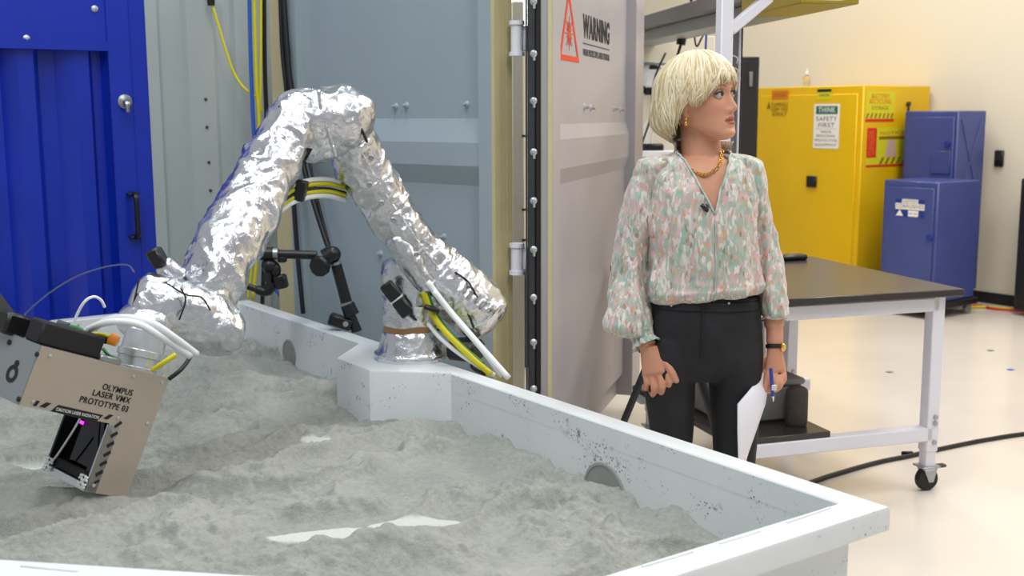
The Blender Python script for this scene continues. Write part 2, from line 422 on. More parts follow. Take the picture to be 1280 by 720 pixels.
# pedestal bump: trapezoid on the long wall
def on_rim(u, v): return sl(Pz(u, v, ZR))
q1 = on_rim(421, 448); q2 = on_rim(461, 463.5); q3 = on_rim(562, 461)
sd = (q1[0] + q2[0]) / 2
PED = [(.05, q3[1] - .02 + (.0)), (.05, q1[1] + sd - .05), (sd, q1[1]), (sd, q2[1])]
PED[0] = (.05, q2[1] - (sd - .05))
print('pedestal', q1, q2, q3, PED)
b = MB()
prof = []
pts = [bp(s, l, 0) for s, l in PED]
cen = sum(pts, V3()) / 4
r0 = [p + Z * .40 for p in pts]; r1 = [p + Z * .696 for p in pts]; r2 = [p + (cen - p) * .02 + Z * .701 for p in pts]
b.loft([r0, r1, r2]); build('pedestal', b, 'basin', basin)
for (ua, va, ub, vb) in ((983, 654, 1038, 635), (899, 680, 951, 664), (802, 709, 866, 690)):
    pa, pb = Pz(ua, va, ZR), Pz(ub, vb, ZR); d = pb - pa; f = Frame((pa + pb) / 2, d, Z.cross(d))
    b = MB(); b.box(f.o + Z * .001, (d.length, .006, .004), f.m(), .0015); build('seal_strip', b, 'basin', basin)
for (ua, va, ub, vb) in ((26, 708, 98, 714.5),):
    pa, pb = Pz(ua, va, ZR), Pz(ub, vb, ZR); d = pb - pa; f = Frame((pa + pb) / 2, d, Z.cross(d))
    b = MB(); b.box(f.o + Z * .001, (d.length, .006, .004), f.m(), .0015); build('seal_strip', b, 'basin', basin)
for (u, v, r) in ((756, 617, .080), (362, 442, .055)):
    c = Pp(u, v, bp(.0685, 0, 0), eS)
    b = MB(); b.lathe(c - eS * .004, [(r, 0), (r, .008), (r - .003, .010), (r - .008, .0095), (r - .010, .007), (.001, .007)], eS, 36)
    o = build('port_cover', b, 'grey_cover', basin); o['label'] = 'round grey port cover half buried in powder'

# ------------------------------------------------------------------ powder in the basin
def sand_h(s, l):
    p = bp(s, l, 0)
    q = V3((p.x, p.y, 0)); wq = q + V3((fbm(q * 1.7 + V3((3, 1, 0))), fbm(q * 1.7 + V3((7, 9, 2))), 0)) * .16
    r = V3((wq.dot(dirv(60)) * 1.15, wq.dot(dirv(-30)) * 3.2, .3))
    h = .528 + .010 * min(1, s / .5) + .025 * fbm(r * 1.3, 3)
    rd = 1 - abs(noise.noise(r * 1.9 + V3((5, 0, 0)))); h += .050 * (rd ** 4 - .3)
    rough = max(0., min(1., .5 + 1.4 * noise.noise(q * 2.1 + V3((0, 4, 8)))))
    sc = abs(noise.noise(r * 3.4)); h += .022 * rough * (.35 - sc)
    h += .0160 * rough * fbm(q * 15, 4) + .0022 * fbm(q * 60, 2) * (.25 + rough)
    for (g, a, rx, ry, ang) in BUMPS:
        d = V3((p.x - g.x, p.y - g.y, 0)); e = dirv(ang); x = d.dot(e) / rx; y = (d.x * e.y - d.y * e.x) / ry
        k = x * x + y * y
        if k < 9: h += a * math.exp(-k)
    for (g, a, rx, ry, ang) in CLUMPS:
        d = V3((p.x - g.x, p.y - g.y, 0)); e = dirv(ang); x = d.dot(e) / rx; y = (d.x * e.y - d.y * e.x) / ry
        k = x * x + y * y
        if k < 6: h += a * math.exp(-k) * (.45 + 1.0 * noise.noise(q * 20) + .45 * noise.noise(q * 50))
    for F in FLATS:                                  # scooped level patches
        t_ = flat_t(p, F); h = h * (1 - t_) + (F[1] + .10 * (h - .54)) * t_
    return h
CLUMPS = [(Pz(400, 548, .54), .040, .17, .035, 78), (Pz(520, 560, .54), .036, .10, .05, 70), (Pz(420, 648, .53), .030, .16, .035, 82), (Pz(560, 625, .53), .03, .10, .05, 60),
          (Pz(650, 632, .53), .034, .12, .05, -40), (Pz(740, 652, .53), .036, .16, .045, -32), (Pz(700, 690, .53), .032, .14, .05, -32), (Pz(830, 690, .53), .028, .10, .05, -35),
          (Pz(270, 535, .53), .028, .16, .05, 75), (Pz(330, 600, .53), .024, .14, .06, 75), (Pz(610, 548, .54), .030, .14, .04, -36), (Pz(690, 590, .54), .026, .14, .04, -36),
          (Pz(240, 690, .53), .026, .18, .06, 75), (Pz(60, 660, .52), .026, .16, .05, 65), (Pz(560, 705, .53), .03, .16, .05, 80), (Pz(340, 500, .54), .02, .2, .05, 75)]
BUMPS = [(Pz(125, 640, .52), .014, .13, .06, 70), (Pz(135, 608, .55), -.022, .10, .05, 70), (Pz(40, 690, .53), .02, .22, .07, 60), (Pz(520, 545, .54), .030, .14, .08, -30),
         (Pz(640, 570, .54), .022, .20, .07, -40), (Pz(445, 515, .54), .022, .07, .06, 0), (Pz(330, 480, .54), .03, .3, .06, 70),
         (Pz(565, 600, .54), .022, .12, .05, -20), (Pz(460, 700, .54), .03, .2, .06, 80), (Pz(700, 690, .53), .02, .2, .1, -35),
         (Pz(300, 560, .54), .02, .25, .06, 70), (Pz(880, 690, .53), -.01, .1, .1, 0), (Pz(470, 535, .54), -.012, .06, .05, 0),
         (Pz(405, 545, .54), .018, .10, .035, 75), (Pz(150, 520, .54), .02, .3, .08, 80)]
FLATS = [(Pz(420, 670, .545), .549, .15, .034, 80), (Pz(512, 662, .545), .547, .12, .066, 78), (Pz(58, 590, .52), .515, .055, .12, 5),
         (Pz(398, 553, .54), .546, .03, .050, 20)]
PALE = (0, 1, 2, 3)
def flat_t(p, F):
    g, lv, rx, ry, ang = F
    d = V3((p.x - g.x, p.y - g.y, 0)); e = dirv(ang); x = d.dot(e) / rx; y = (d.x * e.y - d.y * e.x) / ry; q = V3((p.x, p.y, 0))
    k = x * x + y * y + .35 * noise.noise(q * 9) + .15 * noise.noise(q * 31)
    t_ = max(0., min(1., (1.25 - k) / .35)); return t_ * t_ * (3 - 2 * t_)
b = MB(); poly = inset(POLY, .060); NS, NL = 320, 560
ys = np.linspace(.060, BL - .060, NL); idx = {}
verts = []; faces = []; pale = []
for i, l in enumerate(ys):
    smax = BW - .06
    smax = min(smax, CF + l - .085 + 0.0, CF - .03 + (BL - l) - .085)
    for j in range(NS):
        s = .060 + (smax - .060) * j / (NS - 1)
        verts.append(bp(s, l, sand_h(s, l))); pale.append(max(min(1., max(0., flat_t(verts[-1], FLATS[k_]) - .45) / .3) * (1 if k_ < 4 else .35) for k_ in range(4)))
for i in range(NL - 1):
    for j in range(NS - 1): faces.append((i * NS + j, i * NS + j + 1, (i + 1) * NS + j + 1, (i + 1) * NS + j))
b.add(verts, faces); o = build('regolith', b, 'sand', None, 180, True)
at = o.data.attributes.new('pale', 'FLOAT', 'POINT'); at.data.foreach_set('value', pale)
tag(o, 'uneven grey lunar-like powder heaped in ridges inside the white basin', 'sand'); o['kind'] = 'stuff'
# ================================================================== SHIPPING CONTAINER
# blue ribbed leaf, parallel to the basin's far end
bO = bp(0, 3.62, 0); dB = eS
def tb(u): return on_line(u, bO, dB)
nB = V3((dB.y, -dB.x, 0));
if nB.y > 0: nB = -nB
blue = thing('container_door', 'glossy blue ribbed steel container leaf with black pull handle, behind the basin', 'container door', bO + dB * tb(199))
def bpt(t, off, z): return bO + dB * t + nB * off + Z * z
zt = P(60, 58, (bO + dB * tb(60)).y).z; zb = .12
ribs = [(199, 0), (146, 0), (139, -.045), (128, -.045), (121, 0), (103, 0), (99, -.008), (82, -.05), (62, -.05), (55, -.006), (53, 0), (33, 0), (30, -.008), (14, -.05), (-6, -.05), (-13, 0), (-36, 0), (-55, -.05), (-80, -.05), (-90, 0), (-112, 0), (-135, -.05)]
b = MB()
top = [bpt(tb(u), o_, zt + .02) for u, o_ in ribs[1:]]; bot = [bpt(tb(u), o_, zb) for u, o_ in ribs[1:]]
top2 = [p - nB * .012 for p in top]; bot2 = [p - nB * .012 for p in bot]
n = len(top); vs = top + bot + top2 + bot2
fs = [(i, i + 1, n + i + 1, n + i) for i in range(n - 1)] + [(2 * n + i, 3 * n + i, 3 * n + i + 1, 2 * n + i + 1) for i in range(n - 1)]
b.add(vs, fs); build('ribbed_sheet', b, 'blue_steel', blue, 20)
b = MB(); tA, tE = tb(199), tb(-135)
b.prism([bpt(tb(146), .0, zt), bpt(tE, .0, zt), bpt(tE, .0, 2.75), bpt(tb(146), .0, 2.75)], nB * .02)
build('header_plate', b, 'blue_steel', blue)
b = MB(); b.prism([bpt(tb(146), .0, zt - .012), bpt(tE, .0, zt - .012), bpt(tE, .0, zt + .028), bpt(tb(146), .0, zt + .028)], nB * .03)
build('header_lip', b, 'blue_steel', blue)
b = MB(); b.prism([bpt(tA, .0, zb), bpt(tb(143), .0, zb), bpt(tb(143), .0, 2.75), bpt(tA, .0, 2.75)], nB * .028)
build('edge_post', b, 'blue_steel', blue)
b = MB(); b.prism([bpt(tb(172), .028, zb), bpt(tb(170.5), .028, zb), bpt(tb(170.5), .028, 2.75), bpt(tb(172), .028, 2.75)], nB * .004); build('seam', b, 'blue_steel', blue)
fb = Frame(bO + nB * .028, -dB, Z)
def on_blue(u, v, off=.03): return Pp(u, v, bO + nB * off, nB)
h1, h2 = on_blue(165, 242), on_blue(168, 296)
b = MB(); b.tube(spline([h1, h1 + nB * .05 + V3((0, 0, -.01)), (h1 + h2) / 2 + nB * .055, h2 + nB * .05 + V3((0, 0, .01)), h2]), .011, 8)
b.box(h1 + nB * .004, (.05, .012, .05), fb.m() @ Matrix.Rotation(0, 3, 'X'), .004); b.box(h2 + nB * .004, (.05, .012, .05), fb.m(), .004)
o = build('pull_handle', b, 'black_plastic', blue); o['label'] = 'black pull handle'
c = on_blue(156, 127, .03); b = MB(); b.lathe(c, [(.03, 0), (.03, .004), (.012, .012), (.001, .012)], nB, 20); b.tube(spline([c + nB * .012, c + nB * .03 + Z * -.012, c + nB * .034 - Z * .045]), [.012, .014, .015, .015, .015, .014, .014, .013, .012, .012, .011, .011, .010, .010, .009, .009, .006], 8)
build('latch', b, 'galv', blue)
for (u, v, off) in ((33, 48, .02), (118, 11, .02)):
    c = on_blue(u, v, off); b = MB(); b.lathe(c, [(.014, 0), (.013, .006), (.006, .010), (.001, .010)], nB, 14); build('bolt', b, 'steel_bolt', blue)

# pale grey ribbed leaf to its right
g0 = bO + dB * tb(199); dG = -dB
def tg(u): return on_line(u, g0, dG)
gw = thing('corrugated_panel', 'pale grey corrugated steel panel between the blue leaf and the tan edged door', 'container panel', g0 + dG * .2)
def gp(t, off, z): return g0 + dG * t + nB * off + Z * z
prof = [(190, .03), (204, .03), (207, 0), (236, 0), (241, .022), (273, .022), (279, .0), (296, .0), (300, .02), (330, .02), (336, -.01), (360, -.01), (366, .02), (420, .02)]
b = MB(); top = [gp(tg(u), o_, 2.75) for u, o_ in prof]; bot = [gp(tg(u), o_, .1) for u, o_ in prof]; n = len(top)
b.add(top + bot + [p - nB * .01 for p in top + bot], [(i, i + 1, n + i + 1, n + i) for i in range(n - 1)] + [(2 * n + i, 3 * n + i, 3 * n + i + 1, 2 * n + i + 1) for i in range(n - 1)])
build('sheet', b, 'grey_corrugated', gw, 20)
for (u, v) in ((257, 124), (258.5, 159), (261, 203), (263, 238)):
    c = Pp(u, v, g0 + nB * .022, nB); b = MB(); b.lathe(c, [(.007, 0), (.006, .006), (.001, .008)], nB, 10); build('rivet', b, 'dark_steel', gw)

# grey inner door leaf with tan gaskets
d1O = P(637, 300, 4.0); d1O.z = 0; dD = dirv(-47.5)
n1 = V3((dD.y, -dD.x, 0));
if n1.y > 0: n1 = -n1
def t1(u): return on_line(u, d1O + n1 * .05, dD)
def p1(t, off, z): return d1O + dD * t + n1 * off + Z * z
inner = thing('inner_door', 'grey steel door leaf with one raised cross rib and tan rubber edge, behind the robot', 'container door', d1O + dD * .6)
DZ0, DZ1 = .14, 2.75
tR, tL, tF, tG0, tG1 = t1(615), t1(360), t1(599), t1(637), t1(338)
b = MB()
def zat(v, u, O=None): return Pp(u, v, d1O, n1).z
z1, z2, z3, z4 = zat(148, 590), zat(178, 590), zat(207, 590), zat(232, 590)
rows = [(DZ0, 0), (z4, 0), (z3, .04), (z2, .04), (z1, 0), (DZ1, 0)]
for i in range(len(rows) - 1):
    (za, oa), (zb_, ob) = rows[i], rows[i + 1]
    b.add([p1(tF, oa, za), p1(tL, oa, za), p1(tL, ob, zb_), p1(tF, ob, zb_)], [(0, 1, 2, 3)])
b.prism([p1(tF, -.03, DZ0), p1(tL, -.03, DZ0), p1(tL, -.03, DZ1), p1(tF, -.03, DZ1)], n1 * -.01)
build('pressed_sheet', b, 'grey_panel', inner, 15, True)
b = MB(); b.prism([p1(tR, -.04, DZ0), p1(tF, -.04, DZ0), p1(tF, -.04, DZ1), p1(tR, -.04, DZ1)], n1 * .09); build('edge_flange', b, 'grey_panel', inner)
b = MB(); b.prism([p1(tL, -.04, DZ0), p1(tL - .07, -.04, DZ0), p1(tL - .07, -.04, DZ1), p1(tL, -.04, DZ1)], n1 * .075); build('edge_flange', b, 'grey_panel', inner)
b = MB()
dth = .092
for k in range(3):
    oa, ob = .05 - dth * k / 3, .05 - dth * (k + .93) / 3; e_ = .012 + .003 * (k != 1)
    b.prism([p1(tR, oa, DZ0), p1(tR, ob, DZ0), p1(tR, ob, DZ1), p1(tR, oa, DZ1)], dD * -e_)
build('gasket', b, 'gasket', inner)
b = MB(); w_ = tG1 - tL
for k in range(3): b.prism([p1(tL + w_ * k / 3, -.03, DZ0), p1(tL + w_ * (k + .92) / 3, -.03, DZ0), p1(tL + w_ * (k + .92) / 3, -.03, DZ1), p1(tL + w_ * k / 3, -.03, DZ1)], n1 * (.065 - .006 * k))
build('gasket', b, 'gasket', inner)
for (u, v) in ((495, 133), (508.5, 132), (584, 130.5), (555, 296), (476, 317)):
    c = Pp(u, v, d1O, n1); b = MB(); b.lathe(c, [(.014, 0), (.012, .004), (.007, .008), (.006, .022), (.001, .024)], n1, 12); build('bolt', b, 'grey_panel', inner)

# warning door, open and running away to the right
d2O = P(680, 300, 3.95); d2O.z = 0; d2 = dirv(16.6); n2 = V3((d2.y, -d2.x, 0))
def t2(u): return on_line(u, d2O, d2)
f2 = Frame(d2O, d2, Z)
if f2.n.dot(V3((1, 0, 0))) < 0 and False: pass
n2 = V3((math.cos(math.radians(16.6)), -math.sin(math.radians(16.6)), 0))
f2 = Frame(d2O, d2, Z)                              # normal: d2 x Z
def p2(t, off, z): return d2O + d2 * t + n2 * off + Z * z
warn = thing('warning_door', 'open grey door leaf with red laser triangle and WARNING lettering', 'container door', d2O + d2 * .7)
Ta, Tb, Tc, Td = 0., t2(690), t2(781), t2(791)
E0 = .12
zz = [Pp(735, v, d2O, n2).z for v in (154, 171, 204, 222)]
rows = [(.36, 0), (zz[3], 0), (zz[2], .018), (zz[1], .018), (zz[0], 0), (DZ1, 0)]
zlow = Pp(779, 466, d2O, n2).z
b = MB(); rows = [(E0, -.03), (zlow - .03, -.03), (zlow, .0)] + rows[1:]
for i in range(len(rows) - 1):
    (za, oa), (zb_, ob) = rows[i], rows[i + 1]
    b.add([p2(Tb, oa, za), p2(Tc, oa, za), p2(Tc, ob, zb_), p2(Tb, ob, zb_)], [(0, 1, 2, 3)])
b.prism([p2(Tb, -.035, E0), p2(Tc, -.035, E0), p2(Tc, -.035, DZ1), p2(Tb, -.035, DZ1)], n2 * -.01)
build('pressed_sheet', b, 'door_paint', warn, 15)
b = MB(); b.prism([p2(Ta, -.03, E0), p2(Tb, -.03, E0), p2(Tb, -.03, DZ1), p2(Ta, -.03, DZ1)], n2 * .06); build('edge_flange', b, 'door_paint', warn)
b = MB(); b.prism([p2(Tc, -.04, E0), p2(Td, -.04, E0), p2(Td, -.04, DZ1), p2(Tc, -.04, DZ1)], n2 * .085); build('edge_flange', b, 'door_paint', warn)
eo = p2(Ta, .03, 0); dx = dirv(90)
b = MB(); b.prism([eo + V3((-.002, -.002, E0)), eo + V3((-.016, -.006, E0)), eo + V3((-.016, -.006, DZ1)), eo + V3((-.002, -.002, DZ1))], d2 * .02); build('gasket', b, 'gasket', warn)
xa = P(660, 300, 3.93).x; xb = P(669, 300, 3.93).x; xc = P(676, 300, 3.93).x
b = MB(); b.box(((xa + xb) / 2, 3.955, (E0 + DZ1) / 2), (xb - xa, .03, DZ1 - E0), None, .004); build('edge_bar', b, 'dark_steel', warn)
b = MB(); b.box(((xb + xc) / 2, 3.96, (E0 + DZ1) / 2), (xc - xb, .03, DZ1 - E0), None, .004); build('edge_seal', b, 'black_rubber', warn)
b = MB(); b.box(((xa - .004), 3.99, (E0 + DZ1) / 2), (.006, .09, DZ1 - E0)); build('edge_return', b, 'dark_steel', warn)
for v in (2, 67, 126, 190, 251, 312, 372, 428, 486):
    c = P(667, v, 3.938); b = MB(); b.lathe(c + V3((0, .004, 0)), [(.013, 0), (.012, .004), (.007, .007), (.005, .012), (.001, .012)], V3((0, -1, 0)), 12)
    b.box(c + V3((.002, 0, -.013)), (.009, .006, .022), None, .002); build('edge_bolt', b, 'steel_bolt', warn)
for (u, v) in ((730, 134), (738, 135), (767, 136), (775, 137)):
    c = Pp(u, v, d2O, n2); b = MB(); b.lathe(c, [(.016, 0), (.012, .004), (.007, .008), (.006, .022), (.001, .024)], n2, 12); build('bolt', b, 'door_paint', warn)
# hinges on its free side
for v0, v1 in ((26, 70), (304, 343)):
    a, c = P(646, v0, 4.0), P(646, v1, 4.0); hh = a.z - c.z
    b = MB(); b.cyl(c + Z * .012, a - Z * .012, .021, None, 18); b.cyl(a - Z * .014, a, .027, None, 18); b.cyl(c, c + Z * .014, .027, None, 18)
    o = build('hinge', b, 'white_paint', warn); o['label'] = 'white barrel hinge'
    b = MB(); b.box((a + c) / 2 + V3((.036, .004, 0)), (.035, .014, hh * .72), None, .004); b.box((a + c) / 2 + V3((.036, -.006, 0)), (.018, .012, hh * .5), None, .004); build('hinge_plate', b, 'white_paint', o)
# printed sign
f2 = Frame(d2O + n2 * .001, d2, Z)
sg = 1 if f2.n.dot(n2) > 0 else -1
def q2(u, v): return f2.px(u, v)
tri = [q2(711, -16), q2(699, 74), q2(724, 78.5)]
b = MB()
cx = sum(p[0] for p in tri) / 3; cy = sum(p[1] for p in tri) / 3
inn = [(p[0] + (cx - p[0]) * .22, p[1] + (cy - p[1]) * .22) for p in tri]
for i in range(3):
    j = (i + 1) % 3
    b.prism([f2.at(*tri[i]), f2.at(*tri[j]), f2.at(*inn[j]), f2.at(*inn[i])], n2 * .001)
sc_ = q2(711.5, 42)
hgt = abs(q2(711.5, 20)[1] - sc_[1])
for k in range(16):
    a = math.pi * 2 * k / 16; L_ = hgt * (1.0 if k % 2 == 0 else .72); r0 = hgt * .15; ww = hgt * .05
    dx_, dy_ = math.cos(a) , math.sin(a)
    pa = (sc_[0] + dx_ * r0, sc_[1] + dy_ * r0); pb = (sc_[0] + dx_ * L_, sc_[1] + dy_ * L_)
    b.prism([f2.at(pa[0] - dy_ * ww, pa[1] + dx_ * ww), f2.at(pa[0] + dy_ * ww, pa[1] - dx_ * ww), f2.at(pb[0] + dy_ * ww * .4, pb[1] - dx_ * ww * .4), f2.at(pb[0] - dy_ * ww * .4, pb[1] + dx_ * ww * .4)], n2 * .001)
o = build('laser_symbol', b, 'ink_red', warn); o['label'] = 'orange red triangle with laser starburst'
b = MB(); x0, y0 = q2(729, 37); x1, y1 = q2(762, 41)
b.text('WARNING', f2, (x0 + x1) / 2, (y0 + y1) / 2, abs(q2(745, 24)[1] - q2(745, 53)[1]) * 1.32, x1 - x0, m=0, bold=.004)
build('lettering', b, 'ink', warn)
b = MB(); ya = q2(745, 58)[1]; b.rect(f2, x0, ya - .002, x1, ya + .002, 0, .001); build('print_line', b, 'ink_grey', warn)
b = MB(); yb = q2(745, 69)[1]; b.text('WEAR PROTECTIVE LASER EYEWEAR', f2, (x0 + x1) / 2, yb, .035, x1 - x0, m=0, bold=.001)
build('small_lettering', b, 'ink_grey', warn)

# pale column and pipes seen through the gap
pc = P(648, 300, 5.6)
o = thing('pale_post', 'pale beige post seen through the gap beside the white hinges', 'post', (pc.x, pc.y, 0))
b = MB(); b.box((pc.x, pc.y, 1.0), (.058, .058, 2.0), None, .006); build('shaft', b, 'wall', o)
b = MB(); b.box((pc.x, pc.y, .006), (.16, .16, .012), None, .003); build('foot_plate', b, 'wall', o)
for k, v in enumerate((170, 262, 300)):
    b = MB(); c = P(656, v, 5.55); b.box(c, (.03, .02, .012), None, .002); build('bracket', b, 'dark_steel', o)
cable('wall_cable', [P(638, 175, 7.2), P(641, 225, 7.2), P(643, 262, 7.2), P(640, 300, 7.2), P(642, 340, 7.2)], .008, 'cable_black', 'thin dark cable looping behind the white hinge gap')
b = MB(); c = P(645, 412, 6.6); b.box((c.x, c.y, .28), (.30, .2, .56), None, .02); o = build('stored_bin', b, 'black_matte'); tag(o, 'dark bin low behind the gap between the two door leaves', 'bin')

# ------------------------------------------------------------------ cables by the corner post
def drop(name, pts, Y, r, m, label, group=None):
    return cable(name, [P(u, v, Y) for u, v in pts], r, m, label, 'cable', None, 8, group)
yg = 5.0
def drop1(name, pts, r, m, label):
    return cable(name, [Pp(u, v, d1O + n1 * (.05 + r), n1) for u, v in pts], r, m, label, 'cable')
drop('hanging_cable', [(311, -40), (313, 60), (315, 120), (318, 175), (330, 330), (352, 372)], yg, .009, 'cable_blue', 'thick blue cable hanging left of the yellow ones')
drop('hanging_cable', [(317, -40), (319, 50), (321, 110), (324, 160), (322, 300), (316, 375)], yg - .03, .0075, 'cable_yellow', 'yellow green cable hanging just right of the blue one')
drop('hanging_cable', [(326, -40), (326, 60), (325, 120), (323, 160), (318, 300), (309, 378)], yg - .02, .006, 'cable_yellow', 'thin yellow cable hanging against the tan gasket')
drop('hanging_cable', [(330, -40), (331, 80), (333, 150), (332, 260), (328, 380)], yg + .02, .010, 'cable_black', 'dark cable hugging the tan gasket of the grey door')
drop1('hanging_cable', [(349.5, -40), (353, 60), (358, 112), (363, 190), (367, 250), (372, 320), (379, 392)], .010, 'cable_black', 'left black cable dropping behind the robot elbow')
drop1('hanging_cable', [(352, -40), (359, 60), (364, 112), (378, 200), (396, 265), (414, 320), (440, 400)], .0115, 'cable_black', 'thick black cable slanting right behind the robot elbow')
drop1('hanging_cable', [(357, 60), (370, 130), (387, 205), (402, 270), (418, 330), (434, 380)], .006, 'cable_black', 'thin black cable slanting right beside the thicker one')
yc = thing('droplight_cable', 'yellow cable with black plug hanging across the pale corrugated panel', 'cable', P(263, 4, 5.05))
b = MB(); b.tube(spline([P(u, v, 5.05) for u, v in ((264, 2), (273, 32), (282, 62), (291, 88), (303, 108), (322, 124), (327, 140))]), .006, 8); build('cord', b, 'cable_yellow', yc, 180)
b = MB(); b.cyl(P(263, -14, 5.05), P(264, 7, 5.05), .019, .016, 14); build('plug', b, 'black_plastic', yc)

# ================================================================== BACK RIGHT
fw = wf
# yellow safety cabinet, front parallel to the wall
yc0 = P(1072, 300, 8.72); yo = V3((yc0.x, yc0.y, 0)); yF = Frame(yo, -eL, Z)          # x to the right along the front
nF = V3((eL.y, -eL.x, 0));
if nF.y > 0: nF = -nF
ytop = P(1072, 106, 8.72).z
sideD = -nF                                        # depth direction, away to the right
Wy = -on_line(936, yo, -eL); Dy = on_line(1156, yo, sideD)
print('yellow', Wy, Dy, ytop, yc0)
def cab(name, label, cat, o, w, d, z0, z1, m):
    """box cabinet: near corner o, front runs along +eL by w, side runs along sideD by d"""
    r = thing(name, label, cat, o + eL * w / 2 + sideD * d / 2 + Z * 0)
    R = Frame(o, eL, sideD).m()
    b = MB(); b.box(o + eL * w / 2 + sideD * d / 2 + Z * (z0 + z1) / 2, (w, d, z1 - z0), R, .008); build('body', b, m, r)
    return r, R
ycab, R = cab('safety_cabinet', 'tall yellow safety cabinet against the wall with safety stickers', 'cabinet', yo, Wy, Dy, .05, ytop, 'yellow')
b = MB(); b.box(yo + eL * Wy / 2 + sideD * Dy / 2 + Z * .03, (Wy - .06, Dy - .06, .06), R); build('plinth', b, 'dark_steel', ycab)
b = MB(); b.box(yo + eL * (Wy / 2) - sideD * .006 + Z * (.05 + ytop) / 2, (Wy - .09, .014, ytop - .18), R, .005)
dr = build('door', b, 'yellow', ycab)
fy = Frame(yo + nF * .0145, -eL, Z); 
def qy(u, v): return fy.px(u, v)
x, y = qy(1015, 227); b = MB(); b.box(fy.at(x, y, .006), (.10, .09, .014), fy.m(), .004); b.box(fy.at(x + .03, y, .016), (.02, .03, .012), fy.m(), .003)
o = build('paddle_latch', b, 'black_plastic', dr); o['label'] = 'black paddle latch'
def sticker(parent, fr, box, m, name='sticker'):
    (ua, va), (ub, vb) = box; a0, b1 = fr.px(ua, va); a1, b0 = fr.px(ub, vb)
    b = MB(); b.rect(fr, a0, b0, a1, b1, 0, .001); return build(name, b, m, parent), (a0, b0, a1, b1)
# safety first sticker
st, (a0, b0, a1, b1) = sticker(ycab, fy, ((1018, 130), (1048, 186)), 'print_white')
W_, H_ = a1 - a0, b1 - b0
b = MB(); b.rect(fy, a0 + W_ * .08, b1 - H_ * .23, a1 - W_ * .08, b1 - H_ * .05, .0011, .0006); build('sticker_band', b, 'print_green', st)
b = MB(); b.text('THINK', fy, (a0 + a1) / 2, b1 - H_ * .14, H_ * .17, W_ * .66, c=.002); build('lettering', b, 'print_white', st)
b = MB()
for tx, fy_, hh, ww in (('SAFETY', .34, .14, .8), ('FIRST', .48, .14, .62), ('WEAR', .63, .075, .42), ('PERSONAL', .72, .075, .74), ('PROTECTIVE', .82, .075, .86), ('EQUIPMENT', .92, .075, .84)):
    b.text(tx, fy, (a0 + a1) / 2, b1 - H_ * fy_, H_ * hh, W_ * ww, c=.0015)
b.rect(fy, a0 + W_ * .1, b1 - H_ * .565, a1 - W_ * .1, b1 - H_ * .56, .0011, .0005)
build('lettering', b, 'ink_grey', st)
st, (a0, b0, a1, b1) = sticker(ycab, fy, ((1022, 110.5), (1039, 124)), 'print_lime'); b = MB(); b.rect(fy, a0, b1 - .03, a1, b1 - .006, .0011, .0006); b.text('CAUTION', fy, (a0 + a1) / 2, b1 - .055, .03, (a1 - a0) * .7, c=.0015); build('lettering', b, 'ink', st)
st, (a0, b0, a1, b1) = sticker(ycab, fy, ((965, 113.5), (985, 124)), 'print_orange'); b = MB(); b.text('DANGER', fy, (a0 + a1) / 2, (b0 + b1) / 2, .05, (a1 - a0) * .8, c=.0015); build('lettering', b, 'print_brown', st)
a0b = a0; b = MB(); b.text('FLAMMABLE', fy, (a0 + a1) / 2, qy(975, 131)[1], .055, a1 - a0, c=.001); b.text('KEEP FIRE', fy, (a0 + a1) / 2, qy(975, 137)[1], .04, a1 - a0, c=.001); b.text('AWAY', fy, (a0 + a1) / 2, qy(975, 143)[1], .055, (a1 - a0) * .9, c=.001)
build('lettering', b, 'print_brown', ycab)
x, y = qy(961, 131); b = MB(); b.prism([fy.at(x - .02, y - .03), fy.at(x + .02, y - .03), fy.at(x, y + .03)], fy.n * .001); build('pictogram', b, 'print_brown', ycab)
# stickers on its end panel
fs_ = Frame(yo - eL * .001, sideD, Z)
if fs_.n.dot(eL) > 0: fs_ = Frame(yo - eL * .001, sideD, Z)
st, (a0, b0, a1, b1) = sticker(ycab, fs_, ((1083, 114), (1117, 152)), 'print_lime'); W_, H_ = a1 - a0, b1 - b0
sn = fs_.n
b = MB(); b.rect(fs_, a0, b0, a1, b0 + H_ * .1, .0011, .0006); b.text('BATTERY', fs_, (a0 + a1) / 2, b1 - H_ * .17, H_ * .22, W_ * .62, c=.0015); b.text('RECYCLING', fs_, (a0 + a1) / 2, b1 - H_ * .34, H_ * .22, W_ * .76, c=.0015); build('lettering', b, 'print_red', st)
b = MB(); b.text('STORAGE', fs_, (a0 + a1) / 2, b1 - H_ * .55, H_ * .18, W_ * .58, c=.0015); build('lettering', b, 'print_brown', st)
for k in range(7):
    xx = a0 + W_ * (k + .1) / 7; b = MB(); b.prism([fs_.at(xx, b0 + H_ * .12, .0011), fs_.at(xx + W_ * .06, b0 + H_ * .12, .0011), fs_.at(xx + W_ * .11, b0 + H_ * .28, .0011), fs_.at(xx + W_ * .05, b0 + H_ * .28, .0011)], sn * .0006); build('hazard_stripe', b, 'print_brown', st)
st, (a0, b0, a1, b1) = sticker(ycab, fs_, ((1084, 160), (1132, 207)), 'print_lime'); W_, H_ = a1 - a0, b1 - b0
b = MB(); b.rect(fs_, a0, b0 + H_ * .24, a0 + W_ * .24, b1, .0011, .0006); b.rect(fs_, a0, b0, a1, b0 + H_ * .06, .0011, .0006)
b.text('NOTICE', fs_, a0 + W_ * .62, b1 - H_ * .14, H_ * .12, W_ * .6, c=.0015); build('sticker_band', b, 'print_red', st)
b = MB(); fv = Frame(fs_.at(a0 + W_ * .12, b0 + H_ * .62), Z, -fs_.x); b.text('DANGER', fv, 0, 0, W_ * .2, H_ * .62, c=.002); build('lettering', b, 'print_orange', st)
b = MB(); x, y = a0 + W_ * .6, b0 + H_ * .45
